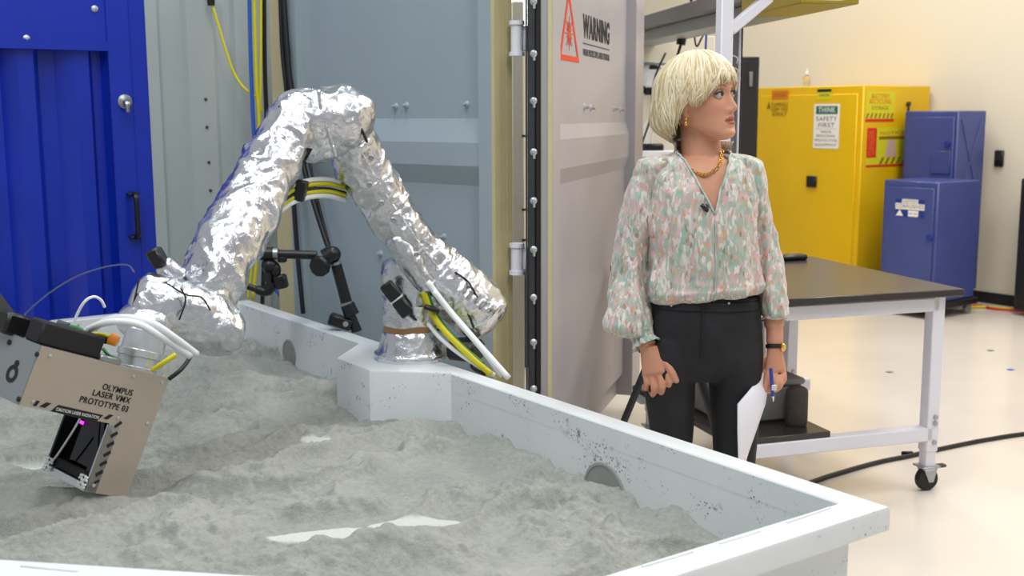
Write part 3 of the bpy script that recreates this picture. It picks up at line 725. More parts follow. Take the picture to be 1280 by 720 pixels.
b.prism([fs_.at(x - .07, y - .06, .0011), fs_.at(x + .07, y - .06, .0011), fs_.at(x + .05, y + .05, .0011), fs_.at(x, y + .09, .0011), fs_.at(x - .05, y + .05, .0011)], sn * .0006); build('pictogram', b, 'print_pink', st)
b = MB(); b.rect(fs_, a0 + W_ * .3, b1 - H_ * .3, a1, b1 - H_ * .22, .0011, .0006); build('print_bar', b, 'print_brown', st)
for k in range(5):
    xx = a0 + W_ * (.32 + k * .14); b = MB(); b.prism([fs_.at(xx, b0 + H_ * .07, .0011), fs_.at(xx + W_ * .06, b0 + H_ * .07, .0011), fs_.at(xx + W_ * .13, b0 + H_ * .24, .0011), fs_.at(xx + W_ * .07, b0 + H_ * .24, .0011)], sn * .0006); build('hazard_stripe', b, 'print_brown', st)
x, y = fs_.px(1134.5, 130); b = MB(); b.cyl(fs_.at(x, y, 0), fs_.at(x, y, .02), .018, None, 12); b.box(fs_.at(x, y - .03, .012), (.018, .05, .01), fs_.m(), .003); build('vent_plug', b, 'dark_steel', ycab)
# spray bottle on top
bc = V3((P(978, 100, 9.4).x, 9.6, ytop)); bc = yo + eL * (-on_line(978, yo, -eL)) + sideD * .25; bc.z = ytop
bt = thing('plastic_bottle', 'clear squeeze bottle standing on top of the yellow cabinet', 'bottle', bc)
b = MB(); b.lathe(bc, [(.028, .0), (.03, .01), (.03, .07), (.02, .09), (.011, .1), (.011, .105)], Z, 18); build('body', b, 'clear', bt)
b = MB(); b.lathe(bc + Z * .105, [(.013, 0), (.012, .02), (.004, .03), (.002, .055)], Z, 14); build('cap', b, 'white_plastic', bt)
# blue cabinets, one in front of the other
def blue_cab(u, ulo, uhi, vt, Y, z0, label, zb=None):
    c = P(u, 300, Y); o = V3((c.x, c.y, 0)); zt_ = P(u, vt, Y).z
    w = -on_line(ulo, o, -eL); d = on_line(uhi, o, sideD); r, R_ = cab('blue_cabinet', label, 'cabinet', o, w, d, z0, zt_, 'blue_cab')
    b = MB(); b.box(o + eL * w / 2 + nF * .007 + Z * (z0 + zt_) / 2, (w - .05, .014, zt_ - z0 - .09), R_, .004); dr = build('door', b, 'blue_cab', r)
    fr = Frame(o + nF * .0145, -eL, Z)
    return r, dr, fr, o, w, d, zt_, R_
r2_, dr2, fr2, o2, w2, d2_, zt2, R2 = blue_cab(1190, 1126, 1227, 138.5, 8.5, .12, 'tall royal blue cabinet behind the shorter blue one, beside the yellow cabinet')
for (za, zb_) in ((.55, 1.4),):
    fsd = Frame(o2 - eL * .001, sideD, Z); b = MB()
    for (xa_, ya_, xb_, yb_) in ((.04, 1.42, .3, .8), (.3, 1.42, .05, .8)):
        p, q = fsd.at(xa_, ya_), fsd.at(xb_ if xb_ < d2_ else d2_ - .04, yb_); b.tube([p, q], .008, 6)
    build('cross_crease', b, 'blue_cab', r2_)
x, y = fr2.px(1185, 180); b = MB(); b.cyl(fr2.at(x, y, 0), fr2.at(x, y, .02), .022, None, 14); build('lock', b, 'print_navy', dr2)
x, y = fr2.px(1176, 203); b = MB(); b.box(fr2.at(x, y, .004), (.16, .17, .008), fr2.m(), .003); build('panel_plate', b, 'blue_cab', dr2)
r1_, dr1, fr1, o1, w1, d1_, zt1, R1 = blue_cab(1170, 1104, 1224, 228, 8.0, .12, 'shorter royal blue cabinet with a white caution label, on a wheeled base')
st, (a0, b0, a1, b1) = sticker(dr1, fr1, ((1120, 248), (1155, 273)), 'print_navy')
W_, H_ = a1 - a0, b1 - b0
b = MB(); b.rect(fr1, a0 + W_ * .22, b0 + H_ * .78, a1 - W_ * .22, b1, .0011, .0005); b.rect(fr1, a0, b0 + H_ * .42, a1, b0 + H_ * .76, .0011, .0005); b.rect(fr1, a0 + W_ * .45, b0 + H_ * .04, a0 + W_ * .8, b0 + H_ * .38, .0011, .0005)
b.prism([fr1.at(a0 + W_ * .02, b0 + H_ * .05, .0011), fr1.at(a0 + W_ * .28, b0 + H_ * .05, .0011), fr1.at(a0 + W_ * .15, b0 + H_ * .4, .0011)], fr1.n * .0005); build('white_print', b, 'print_white', dr1)
b = MB(); b.text('CAUTION', fr1, (a0 + a1) / 2, b0 + H_ * .89, H_ * .2, W_ * .5, c=.002); b.text('CORROSIVES', fr1, (a0 + a1) / 2, b0 + H_ * .59, H_ * .3, W_ * .94, c=.002); b.text('KEEP AWAY', fr1, a0 + W_ * .625, b0 + H_ * .2, H_ * .1, W_ * .3, c=.002); build('lettering', b, 'ink_grey', dr1)
x, y = fr1.px(1163, 297); b = MB(); b.cyl(fr1.at(x, y, 0), fr1.at(x, y, .02), .022, None, 14); build('lock', b, 'print_navy', dr1)
# dolly under the blue cabinets
dl = thing('cabinet_dolly', 'low black wheeled dolly under the blue cabinets', 'dolly', o1 + eL * w1 / 2 + sideD * d1_ / 2)
b = MB(); b.box(o1 + eL * w1 / 2 + sideD * d1_ / 2 + Z * .095, (w1 + .04, d1_ + .06, .05), R1, .006); build('deck', b, 'black_plastic', dl)
for (p, q) in ((.02, .02), (w1 - .05, .02), (.02, d1_ - .05), (w1 - .05, d1_ - .05)):
    c = o1 + eL * p + sideD * q; b = MB(); b.cyl(c + eL * -.015 + Z * .036, c + eL * .015 + Z * .036, .036, None, 16); b.box(c + Z * .06, (.04, .05, .03), R1, .004); build('caster', b, 'grey_plastic', dl)
drop_ = [wall_at(u, v, .04) for u, v in ((1205, 383), (1222, 385), (1250, 389), (1285, 392), (1330, 400))]
for i, (mname, lab) in enumerate((('print_red', 'red extension cord lying along the black baseboard'), ('cable_yellow', 'yellow cord lying along the black baseboard'))):
    pts = [Pz(u, v + i * 1.5 * (1 if u < 1240 else -1), .012) for u, v in ((1212, 383), (1224, 382), (1245, 386), (1285, 389), (1330, 394))]
    cable('extension_cable', pts, .009, mname, lab, 'cord')
# wall access reader
c = wall_at(1250, 198, .012); b = MB(); b.box(c, (.075, .125, .024), wf.m(), .008)
rd_ = thing('card_reader', 'small black card reader mounted on the cream wall right of the blue cabinets', 'card reader', c)
build('case', b, 'black_plastic', rd_); b = MB(); b.box(c + wf.n * .014 + Z * .015, (.05, .06, .006), wf.m(), .002); build('pad', b, 'black_matte', rd_)
# dark case just entering at the right edge
c = wall_at(1277.5, 400, 0); zt_ = P(1279, 220, c.y).z
f = Frame(V3((c.x, c.y, 0)) - eL * .12, -eL, Z)
bk = thing('black_cabinet', 'black cabinet just entering at the right edge beside the wall', 'cabinet', f.at(.25, 0, .2))
b = MB(); b.box(f.at(.26, zt_ / 2 + .02, .19), (.5, zt_ - .04, .34), f.m(), .01); build('body', b, 'black_matte', bk)
for k in (0, 1):
    b = MB(); b.box(f.at(.14 + k * .24, zt_ / 2 + .02, .365), (.225, zt_ - .12, .012), f.m(), .004); dd = build('door', b, 'black_plastic', bk)
    b = MB(); b.box(f.at(.235 + k * .05, zt_ / 2, .38), (.012, .12, .016), f.m(), .003); build('handle', b, 'galv', dd)

# ------------------------------------------------------------------ workbench
cast = Pz(1157, 612, 0); eT = dirv(-17.2); eX = dirv(72.8)      # long and short directions of the bench
Yl = cast.y
tz = P(1172, 359, Yl).z
lo = V3((cast.x, cast.y, 0)) + eX * .0                # centre of the near right leg
print('bench', cast, tz)
WB = .90; LBn = .97
bench = thing('workbench', 'white framed workbench on casters with dark glossy top, right of the woman', 'workbench', lo - eX * WB / 2 + eT * LBn / 2)
RT = Frame(lo, eX, eT).m()
def bt_(x, y, z): return lo + eX * x + eT * y + Z * z     # x<=0 to the left, y away
LEG = .054
b = MB(); b.box(bt_(-WB / 2 + .02, LBn / 2 - .02, tz - .014), (WB + .11, LBn + .10, .028), RT, .003); build('worktop', b, 'laminate', bench)
def rail(x0, y0, z0, x1, y1, z1, w=LEG, name='rail'):
    p, q = bt_(x0, y0, z0), bt_(x1, y1, z1); d = q - p; up = Z if abs(d.normalized().z) < .9 else eX
    f = Frame((p + q) / 2, d, up.cross(d).normalized() if abs(d.normalized().z) < .9 else eT)
    b = MB(); b.box(f.o, (d.length, w, w), f.m(), .004); return build(name, b, 'white_paint', bench)
LB0 = .16
for x, y in ((0, 0), (-WB + .05, 0), (0, LBn - .1), (-WB + .05, LBn - .1)):
    if y > 0: x += -.10 if x > -.5 else .07
    b = MB(); b.box(bt_(x, y, (LB0 + tz - .028) / 2), (LEG, LEG, tz - .028 - LB0), RT, .004); lg = build('leg', b, 'white_paint', bench)
    b = MB(); b.box(bt_(x, y, .135), (.046, .046, .11), RT, .003)
    build('leg_insert', b, 'white_paint', lg)
    for z in (.30, .275, .20):
        b = MB(); b.cyl(bt_(x + .005, y - LEG / 2, z), bt_(x + .005, y - LEG / 2 - .008, z), .009, None, 10); build('leg_bolt', b, 'galv', lg)
    b = MB(); b.box(bt_(x, y, .098), (.08, .07, .008), RT, .002)
    for s in (-1, 1): b.prism([bt_(x - .03, y + s * .022, .095), bt_(x + .035, y + s * .022, .095), bt_(x + .018, y + s * .022, .035), bt_(x - .002, y + s * .022, .035)], eT * .003)
    cs = build('caster', b, 'galv', bench)
    b = MB(); b.lathe(bt_(x, y, .046) - eT * .016, [(.02, 0), (.042, 0), (.046, .006), (.046, .026), (.042, .032), (.02, .032)], eT, 24); build('wheel', b, 'black_rubber', cs)
    b = MB(); b.box(bt_(x + .055, y, .092), (.06, .03, .012), RT, .005); build('brake_pedal', b, 'dark_steel', cs)
rail(-WB + .05, 0, tz - .062, 0, 0, tz - .062); rail(-WB + .05, LBn - .1, tz - .062, 0, LBn - .1, tz - .062)
rail(0, .0, tz - .062, 0, LBn - .1, tz - .062); rail(-WB + .05, 0, tz - .062, -WB + .05, LBn - .1, tz - .062)
zl = P(1100, 541, Yl).z
print('zl', zl)
rail(-WB + .05, 0, zl, 0, 0, zl); rail(-WB + .05, LBn - .1, zl, 0, LBn - .1, zl)
# lower shelf, only half the width
sx1 = -on_line(1035, lo + Z * zl, -eX, 535)
shz = zl + LEG / 2 + .012
b = MB(); b.box(bt_((sx1 - WB + .03) / 2, LBn / 2 - .05, shz), (abs(sx1 + WB - .03), LBn - .06, .024), RT, .003); build('shelf', b, 'laminate', bench)
# upright, beam, brace and overhead shelf
px_ = P(904, 100, 4.25); tpx = (V3((px_.x, px_.y, 0)) - lo).dot(eX); tpy = (V3((px_.x, px_.y, 0)) - lo).dot(eT)
ux = -on_line(904, lo, -eX, 100)
zbm = P(980, -3, Yl).z
rail(ux, 0, tz, ux, 0, zbm + .02, .047, 'upright')
rail(ux, 0, zbm, ux + .47, 0, zbm, .047, 'beam')
rail(ux + .02, 0, P(916, 44, 4.25).z, ux + .17, 0, zbm - .02, .036, 'brace')
# things on and around the bench
sp_c = Pz(995, 531, shz + .012); sp_ = thing('cylinder_speaker', 'dark brown cylindrical speaker standing on the lower bench shelf', 'speaker', sp_c)
hs = .145; b = MB(); b.lathe(sp_c, [(.036, 0), (.041, .008), (.0425, .02), (.042, hs - .02), (.040, hs - .006), (.034, hs)], Z, 28); build('body', b, 'speaker', sp_)
b = MB(); b.lathe(sp_c + Z * (hs - .001), [(.033, 0), (.030, .004), (.001, .004)], Z, 24); build('top_pad', b, 'black_plastic', sp_)
ph = Pz(985, 325, tz); b = MB(); b.box(ph + Z * .013, (.17, .07, .025), RT, .008); o = build('handheld_device', b, 'black_plastic'); tag(o, 'flat black device lying on the dark worktop behind the woman', 'device')
gc = bt_(ux - .07, .95, 0); b = MB()
o = thing('grey_case', 'long grey case on the lower bench shelf behind the woman', 'case', bt_(-WB + .27, .52, shz + .012))
b = MB(); b.box(bt_(-WB + .27, .52, shz + .012 + .07), (.34, .72, .14), RT, .012); build('body', b, 'grey_plastic', o)
b = MB(); b.box(bt_(-WB + .27, .52, shz + .012 + .153), (.35, .73, .025), RT, .008); build('lid', b, 'grey_plastic', o)
# tripod behind the woman, one leg showing
sc = P(806, 470, 3.62); tc = V3((.53, 3.66, 0)); st_ = thing('tripod_stand', 'black tripod stand behind the woman, one leg showing left of her knees', 'tripod', tc)
b = MB(); b.cyl(tc + Z * .40, tc + Z * .92, .014, None, 12); b.cyl(tc + Z * .74, tc + Z * .82, .026, None, 12); build('pole', b, 'black_plastic', st_)
lp = [P(808, 466, 3.62), P(783, 525, 3.60)]; dl_ = (lp[1] - lp[0]).normalized(); foot = lp[0] + dl_ * ((lp[0].z - .012) / -dl_.z)
for q in (foot, tc + V3((.30, .22, .012)), tc + V3((.28, -.20, .012))):
    b = MB(); b.tube([tc + Z * .80 + (V3((q.x, q.y, 0)) - tc).normalized() * .03, q], .012, 8); build('leg', b, 'black_plastic', st_)
cable('floor_cable', [Pz(u, v, .010) for u, v in ((960, 625), (1022, 600), (1060, 588), (1100, 577), (1135, 570), (1180, 560), (1230, 550), (1290, 541), (1400, 530))], .010, 'cable_black', 'black cable running across the pale floor under the workbench')
c = Pz(1134, 567, .012); b = MB(); b.box(c, (.05, .012, .02), None, .003); o = build('cable_clip', b, 'black_plastic'); tag(o, 'small black clip on the floor cable by the bench leg', 'clip')
for (u, v, m_, lab) in ((1112, 465, 'grey_plastic', 'tiny grey scrap on the pale floor nearest the bench leg'), (1238, 438, 'grey_plastic', 'tiny grey scrap on the pale floor farther from the bench'), (1263, 462, 'cable_blue', 'tiny blue scrap of tape on the pale floor')):
    c = Pz(u, v, .002); b = MB(); b.box(c, (.035, .03, .003), rz(20), .001); o = build('floor_scrap', b, m_); tag(o, lab, 'scrap')

# ------------------------------------------------------------------ behind the woman, upper left
duct_o = P(793, 52, 6.6); dd_ = -dirv(-10.1); eD = dirv(79.9)
dk = thing('overhead_raceway', 'grey metal overhead raceway crossing above the woman', 'cable tray', duct_o + dd_ * .8)
RD = Frame(duct_o, dd_, eD).m()
hD = P(793, 22, 6.6).z - duct_o.z
b = MB(); b.box(duct_o + dd_ * .60 + eD * .12 + Z * hD * .72, (2.04, .24, hD * .5), RD, .004); build('channel', b, 'grey_plastic', dk)
b = MB(); b.box(duct_o + dd_ * .60 + eD * .15 + Z * hD * .24, (2.04, .18, hD * .46), RD, .004); build('lower_tray', b, 'alu', dk)
b = MB(); b.box(duct_o + dd_ * 1.93 + eD * .12 + Z * hD * .49, (.60, .24, hD * .96), RD, .004); o = build('end_section', b, 'olive', dk); o['label'] = 'raceway end with yellow reflection painted in olive'  # near end of the raceway, its yellow reflected light painted as olive colour
# cream partition that carries the power box, the shelf and the far end of the raceway
pn = P(828, 150, 7.02); pnz = P(828, 45, 6.99).z
pt = thing('partition_panel', 'cream partition panel behind the woman carrying the white power box', 'partition', (pn.x, 7.04, 0))
b = MB(); b.box((pn.x, 7.04, pnz / 2), (.62, .05, pnz), None, .004); build('board', b, 'wall', pt)
for s in (-1, 1):
    b = MB(); b.box((pn.x + s * .26, 7.04, .02), (.06, .40, .04), None, .006); build('foot', b, 'grey_plastic', pt)
# white power box and its plugs
pb = P(815, 96, 6.975); bx = thing('power_box', 'white multi-way power box on the cream wall left of the woman', 'power box', pb)
b = MB(); b.box(pb, (.24, .08, .13), None, .012); build('case', b, 'white_plastic', bx)
b = MB(); b.box(pb + V3((0, -.05, .075)), (.20, .02, .02), None, .004); build('rail', b, 'alu', bx)
for k, (du, dv) in enumerate(((-18, -9), (2, -12), (8, 14), (-14, 16), (-4, 18), (14, 16))):
    c = P(815 + du, 96 + dv, 6.84); b = MB(); b.box(c, (.05, .05, .045 if k > 1 else .025), None, .006); build('plug', b, 'black_plastic', bx)
drop('adapter_cable', [(868, -10), (858, 20), (855, 40)], 6.4, .006, 'cable_black', 'black cable running up from the adapter to the raceway')
ad_ = thing('power_adapter', 'black in-line power adapter hanging on its cable above the woman', 'adapter', P(854, 44, 6.4))
b = MB(); b.tube([P(856, 28, 6.4), P(851, 56, 6.4)], [.026, .026], 8); build('brick', b, 'black_plastic', ad_)
b = MB(); b.tube(spline([P(851, 56, 6.4), P(848, 66, 6.4), P(844, 80, 6.4)]), .008, 8); build('lead', b, 'cable_black', ad_, 180)
drop('looped_cable', [(862, -5), (869, 22), (880, 33), (886, 36), (878, 46), (871, 58), (868, 42), (870, 20), (872, -5)], 6.3, .005, 'cable_black', 'thin black cable hanging in a loop above the woman')
drop('blue_cable', [(886, -10), (884, 20), (882, 64)], 6.2, .006, 'cable_blue', 'thin bright blue cable hanging beside the white upright')
drop('black_cable', [(832, 66), (818, 100), (812, 150), (803, 178), (800, 200)], 6.8, .006, 'cable_black', 'black cable drooping from the white power box')
for k in range(3):
    c = P(822 + k * 7, 172 + k * 3, 6.84); pts = []
    for i in range(15):
        a = math.pi * (1.1 - 1.15 * i / 14); pts.append(c + V3((.10 * math.cos(a), .02 * k, .12 * math.sin(a))))
    cable('coiled_cable', pts, .005, 'hose_white', ('leftmost', 'middle', 'rightmost')[k] + ' of three white cable loops arched on the shelf behind her shoulder', 'cable', None, 6, 'white cable loops')
sh = P(820, 192, 6.91); b = MB(); b.box(sh, (.44, .20, .04), None, .006); o = build('wall_shelf', b, 'white_plastic'); tag(o, 'narrow white shelf behind the woman carrying white cable loops', 'shelf')
c = P(806, 187, 6.88); b = MB(); b.box(c + V3((.03, 0, .01)), (.16, .08, .05), None, .01); o = build('black_pouch', b, 'black_plastic'); tag(o, 'small black pouch on the white shelf behind her shoulder', 'pouch')
# pegboard strip behind the upright
gb = P(919, 120, 5.3); tp = thing('tool_panel', 'narrow grey tool panel with white edge behind the white upright', 'panel', (gb.x, gb.y, 0))
b = MB(); b.box((P(917, 120, 5.3).x, 5.32, .95), (.05, .02, 1.9), None, .003); build('board', b, 'grey_plastic', tp)
b = MB(); b.box((P(923.5, 120, 5.3).x, 5.31, .95), (.008, .03, 1.9), None, .002); build('white_edge', b, 'white_paint', tp)
b = MB(); b.box((P(926, 120, 5.3).x, 5.33, .95), (.012, .04, 1.9), None, .002); build('dark_edge', b, 'black_plastic', tp)
for v in (69, 84): 
    b = MB(); b.tube(spline([P(911, v, 5.28), P(918, v + 1, 5.24), P(922, v + 4, 5.24), P(921, v + 10, 5.26)]), .003, 6); build('hook', b, 'white_paint', tp)
kc = P(935, 200, 8.6); kw = P(946, 200, 8.6).x - P(924, 200, 8.6).x; kz = P(935, 71, 8.6).z
kk = thing('black_locker', 'tall black locker left of the yellow cabinet', 'locker', (kc.x, 8.7, 0))
b = MB(); b.box((kc.x - .1, 8.75, kz / 2), (kw + .2, .30, kz), None, .006); build('body', b, 'black_matte', kk)
b = MB(); b.box((kc.x - .1, 8.595, kz / 2), (kw + .17, .014, kz - .06), None, .004); dd = build('door', b, 'black_matte', kk)
c = P(938.5, 99, 8.58); b = MB(); b.box(c, (.026, .02, .11), None, .005); build('handle', b, 'grey_plastic', dd)

# ================================================================== ROBOT ARM IN FOIL
def lerp_list(xs, k):
    x = k * (len(xs) - 1); i = min(int(x), len(xs) - 2); f = x - i; f = f * f * (3 - 2 * f) if False else f
    return xs[i] * (1 - f) + xs[i + 1] * f
def ridged(p): return 1 - 2 * abs(noise.noise(p))
def crumple(p, amp, seed):
    q = p + V3((seed * 3.1, seed * 1.7, -seed))
    w_ = V3((noise.noise(q * 6), noise.noise(q * 6 + V3((9, 2, 4))), noise.noise(q * 6 + V3((1, 8, 3))))) * .05
    q = q + w_
    return amp * (1.3 * noise.noise(q * 6) + 1.0 * (ridged(q * 8.5) - .3) + .30 * (ridged(q * 17) - .3) + .50 * max(0, 1 - 5 * abs(noise.noise(q * 9 + V3((4, 4, 4))))) + .32 * max(0, 1 - 4 * abs(noise.noise(q * 17))) + .14 * (ridged(q * 36) - .3))
def foil(b, path, radii, amp=.008, seed=0, n=64, step=.006, flat=1., rounded=(True, True), quilt=0.):
    pts = spline(path, 12); L_ = [0]
    for i in range(1, len(pts)): L_.append(L_[-1] + (pts[i] - pts[i - 1]).length)
    tot = L_[-1]; N = max(8, int(tot / step)); cen = []; rad = []
    for i in range(N + 1):
        d = tot * i / N; j = 0
        while j < len(L_) - 2 and L_[j + 1] < d: j += 1
        f = (d - L_[j]) / max(1e-9, L_[j + 1] - L_[j]); cen.append(pts[j].lerp(pts[j + 1], f))
        r = lerp_list(radii, i / N)
        for e, dd in ((0, d), (1, tot - d)):
            if rounded[e] and dd < r * .75:
                x = 1 - dd / (r * .75); r = r * max(.04, math.sqrt(max(0, 1 - x ** 2.6)))
        rad.append(r)
    # frame
    rings = []; nx = None
    for i in range(N + 1):
        t_ = (cen[min(i + 1, N)] - cen[max(0, i - 1)]).normalized()
        if nx is None:
            a = V3((0, -1, 0)); nx = (a - t_ * a.dot(t_)).normalized()
        else: nx = (nx - t_ * nx.dot(t_)).normalized()
        ny = t_.cross(nx); ring = []
        for j in range(n):
            a = 2 * math.pi * j / n; dr = nx * math.cos(a) * flat + ny * math.sin(a)
            p = cen[i] + dr * rad[i]; k = min(1., rad[i] / .04)
            dd = crumple(p, amp, seed)
            if quilt: dd += quilt * math.sin(i * step * 260) * max(0, math.cos(a - .5)) ** 2 * (.6 + noise.noise(p * 30))
            ring.append(p + dr * dd * k)
        rings.append(ring)
    b.loft(rings, True)
rb0 = Pz(513, 447, .701)
robot = thing('robot_arm', 'jointed robot arm wrapped in crinkled silver foil, standing on the basin pedestal', 'robot arm', rb0)
def RP(u, v, Y): return P(u, v, Y)
def foil_lathe(b, o, prof, amp, seed, n=72):
    rings = []
    for i in range(len(prof) - 1):
        (r0, h0), (r1, h1) = prof[i], prof[i + 1]; m_ = max(1, int(math.hypot(r1 - r0, h1 - h0) / .006))
        for k in range(m_ + (i == len(prof) - 2)):
            r = r0 + (r1 - r0) * k / m_; h = h0 + (h1 - h0) * k / m_; ring = []
            for j in range(n):
                a = 2 * math.pi * j / n; d = V3((math.cos(a), math.sin(a), 0)); p = o + d * r + Z * h
                ring.append(p + d * crumple(p, amp, seed))
            rings.append(ring)
    b.loft(rings)
b = MB(); foil_lathe(b, rb0, [(.112, .0), (.113, .012), (.109, .022), (.104, .03), (.096, .055), (.088, .082), (.080, .094)], .0035, 1)
b.tube([rb0 + V3((.1115 * math.cos(a), .1115 * math.sin(a), .019)) for a in np.linspace(0, 2 * math.pi, 49)], .0035, 6)
o = build('base_skirt', b, 'foil', robot, 60); o['label'] = 'flared foil skirt at the base'
b = MB(); b.lathe(rb0 + Z * .088, [(.081, 0), (.0845, .004), (.0845, .020), (.081, .024)], Z, 40); o = build('base_band', b, 'brown_band', robot); o['label'] = 'brown band above the foil skirt'
b = MB(); foil_lathe(b, rb0, [(.081, .108), (.083, .13), (.081, .2), (.082, .27), (.078, .305), (.06, .318), (.002, .322)], .005, 2); build('base_column', b, 'foil', robot, 60)
b = MB(); foil(b, [RP(515, 372, 3.70), RP(548, 374, 3.66), RP(585, 377, 3.64)], [.075, .075, .080], .006, 3); build('shoulder_joint', b, 'foil', robot, 60)
b = MB(); foil(b, [RP(616, 410, 3.58), RP(592, 383, 3.57), RP(568, 362, 3.56), RP(540, 334, 3.55), RP(500, 283, 3.52), RP(465, 228, 3.49), RP(444, 190, 3.46), RP(428, 150, 3.45)], [.084, .092, .086, .074, .072, .074, .080, .080], .0075, 4, 80, .005, 1., (True, True), .0016)
build('upper_arm', b, 'foil', robot, 60)
b = MB(); foil(b, [RP(490, 292, 3.475), RP(512, 326, 3.475), RP(538, 366, 3.485)], [.034, .040, .032], .003, 5); o = build('cable_sleeve', b, 'foil', robot, 60); o['label'] = 'smooth pale sleeve mouth under the upper arm'
b = MB(); foil(b, [RP(349, 168, 3.37), RP(378, 158, 3.37), RP(410, 154, 3.40), RP(440, 152, 3.43), RP(466, 158, 3.45)], [.092, .104, .106, .102, .09], .009, 6, 80, .005); build('elbow_joint', b, 'foil', robot, 60)
b = MB(); foil(b, [RP(388, 130, 3.36), RP(366, 160, 3.31), RP(344, 194, 3.26), RP(322, 238, 3.19), RP(303, 278, 3.12), RP(280, 318, 3.04), RP(261, 354, 2.98), RP(250, 390, 2.95)], [.066, .072, .0745, .080, .083, .083, .080, .066], .0095, 7, 80, .005)
build('forearm', b, 'foil', robot, 60)
b = MB(); foil(b, [RP(160, 377, 2.80), RP(190, 382, 2.82), RP(225, 392, 2.85), RP(262, 406, 2.88), RP(303, 417, 2.92)], [.066, .078, .078, .072, .070, .060], .008, 8, 72, .005)
o = build('wrist', b, 'foil', robot, 60)
b = MB(); foil(b, [RP(187, 378, 2.79), RP(183, 415, 2.79), RP(180, 428, 2.79)], [.066, .068, .060], .005, 9); build('wrist_cuff', b, 'foil', robot, 60)
fa, fb_ = RP(184, 415, 2.75), RP(171, 466, 2.72); ax = (fb_ - fa).normalized(); L_ = (fb_ - fa).length
b = MB(); b.lathe(fa, [(.050, 0), (.052, L_ * .45), (.058, L_ * .47), (.058, L_ * .62), (.053, L_ * .64), (.053, L_ * .86), (.06, L_ * .88), (.06, L_ * 1.06)], ax, 32); o = build('tool_flange', b, 'silver', robot); o['label'] = 'bright metal flange under the wrist'
# black cap on a stub by the wrist
b = MB(); foil(b, [RP(226, 352, 2.93), RP(212, 338, 2.92), RP(200, 326, 2.91)], [.036, .03, .025], .004, 10, 40); st = build('stub', b, 'foil', robot, 60)
f = Frame(RP(197, 322, 2.90), RP(206, 335, 2.90) - RP(191, 310, 2.90), RP(205, 317, 2.9) - RP(190, 327, 2.9)); b = MB(); b.box(f.o, (.05, .034, .05), f.m(), .006); build('cap', b, 'black_plastic', st)
# straps, seams and snaps
def on_tube(u, v, Y, lift): return P(u, v, Y) + (CAM - P(u, v, Y)).normalized() * lift
for pts, r in (([(349, 132), (357, 160), (368, 182), (383, 205)], .0035), ([(428, 139), (443, 150), (452, 162), (459, 178)], .0042)):
    b = MB(); b.tube(spline([on_tube(u, v, 3.37 if u < 400 else 3.44, .104) for u, v in pts]), r, 6); build('strap', b, 'cable_black', robot, 180)
b = MB(); b.prism([on_tube(374, 204, 3.38, .09), on_tube(383, 184, 3.38, .108), on_tube(391, 186, 3.38, .108), on_tube(381, 204, 3.38, .09)], V3((0, -.006, 0))); build('strap', b, 'black_plastic', robot)
b = MB(); b.tube(spline([on_tube(u, v, 3.47, .083) for u, v in ((440, 160), (452, 190), (470, 222), (487, 250), (505, 276), (530, 312), (550, 338))]), .0022, 5); build('seam', b, 'foil', robot, 180)
for pts in ([(362, 118), (352, 140), (356, 166), (372, 190)], [(398, 112), (402, 140), (412, 170), (420, 196)]):
    b = MB(); b.tube(spline([on_tube(u, v, 3.39, .105) for u, v in pts]), .006, 6); build('seam', b, 'foil', robot, 180)
for pts in ([(569, 340), (585, 352), (597, 372)], [(565, 371), (581, 385), (592, 410)], ):
    b = MB(); b.tube(spline([on_tube(u, v, 3.57, .093) for u, v in pts]), .0028, 6); build('strap', b, 'cable_black', robot, 180)
for pts in ([(174, 348), (168, 375), (160, 408)], [(224, 400), (232, 375), (226, 360)], [(205, 352), (232, 368), (252, 372), (263, 388)]):
    b = MB(); b.tube(spline([on_tube(u, v, 2.83, .077) for u, v in pts]), .0022, 5); build('seam', b, 'cable_black', robot, 180)
for (u, v, Y) in ((430, 139, 3.44), (464, 197, 3.46), (462, 231, 3.46), (477, 254, 3.47), (492, 275, 3.48), (521, 318, 3.5), (588, 366, 3.56), (606, 396, 3.57)):
    c = on_tube(u, v, Y, .082); b = MB(); b.lathe(c, [(.009, 0), (.009, .004), (.006, .006), (.004, .004), (.001, .004)], (CAM - c).normalized(), 14); build('snap', b, 'galv', robot)
# cable loop under the elbow
for k, (dv, m_, r) in enumerate(((-9, 'hose_white', .007), (-3, 'cable_yellow', .0065), (3, 'cable_black', .005), (6, 'cable_yellow', .0065), (12, 'hose_white', .008))):
    b = MB(); b.tube(spline([P(u, v + dv, y_) for u, v, y_ in ((350, 252, 3.27), (366, 241, 3.31), (388, 234, 3.36), (410, 233, 3.42), (432, 238, 3.50))]), r, 8); build('loop_cable', b, m_, robot, 180)
b = MB(); b.box(P(376, 238, 3.33), (.034, .045, .062), Matrix.Rotation(.25, 3, 'Y'), .005); o = build('cable_clamp', b, 'black_plastic', robot)
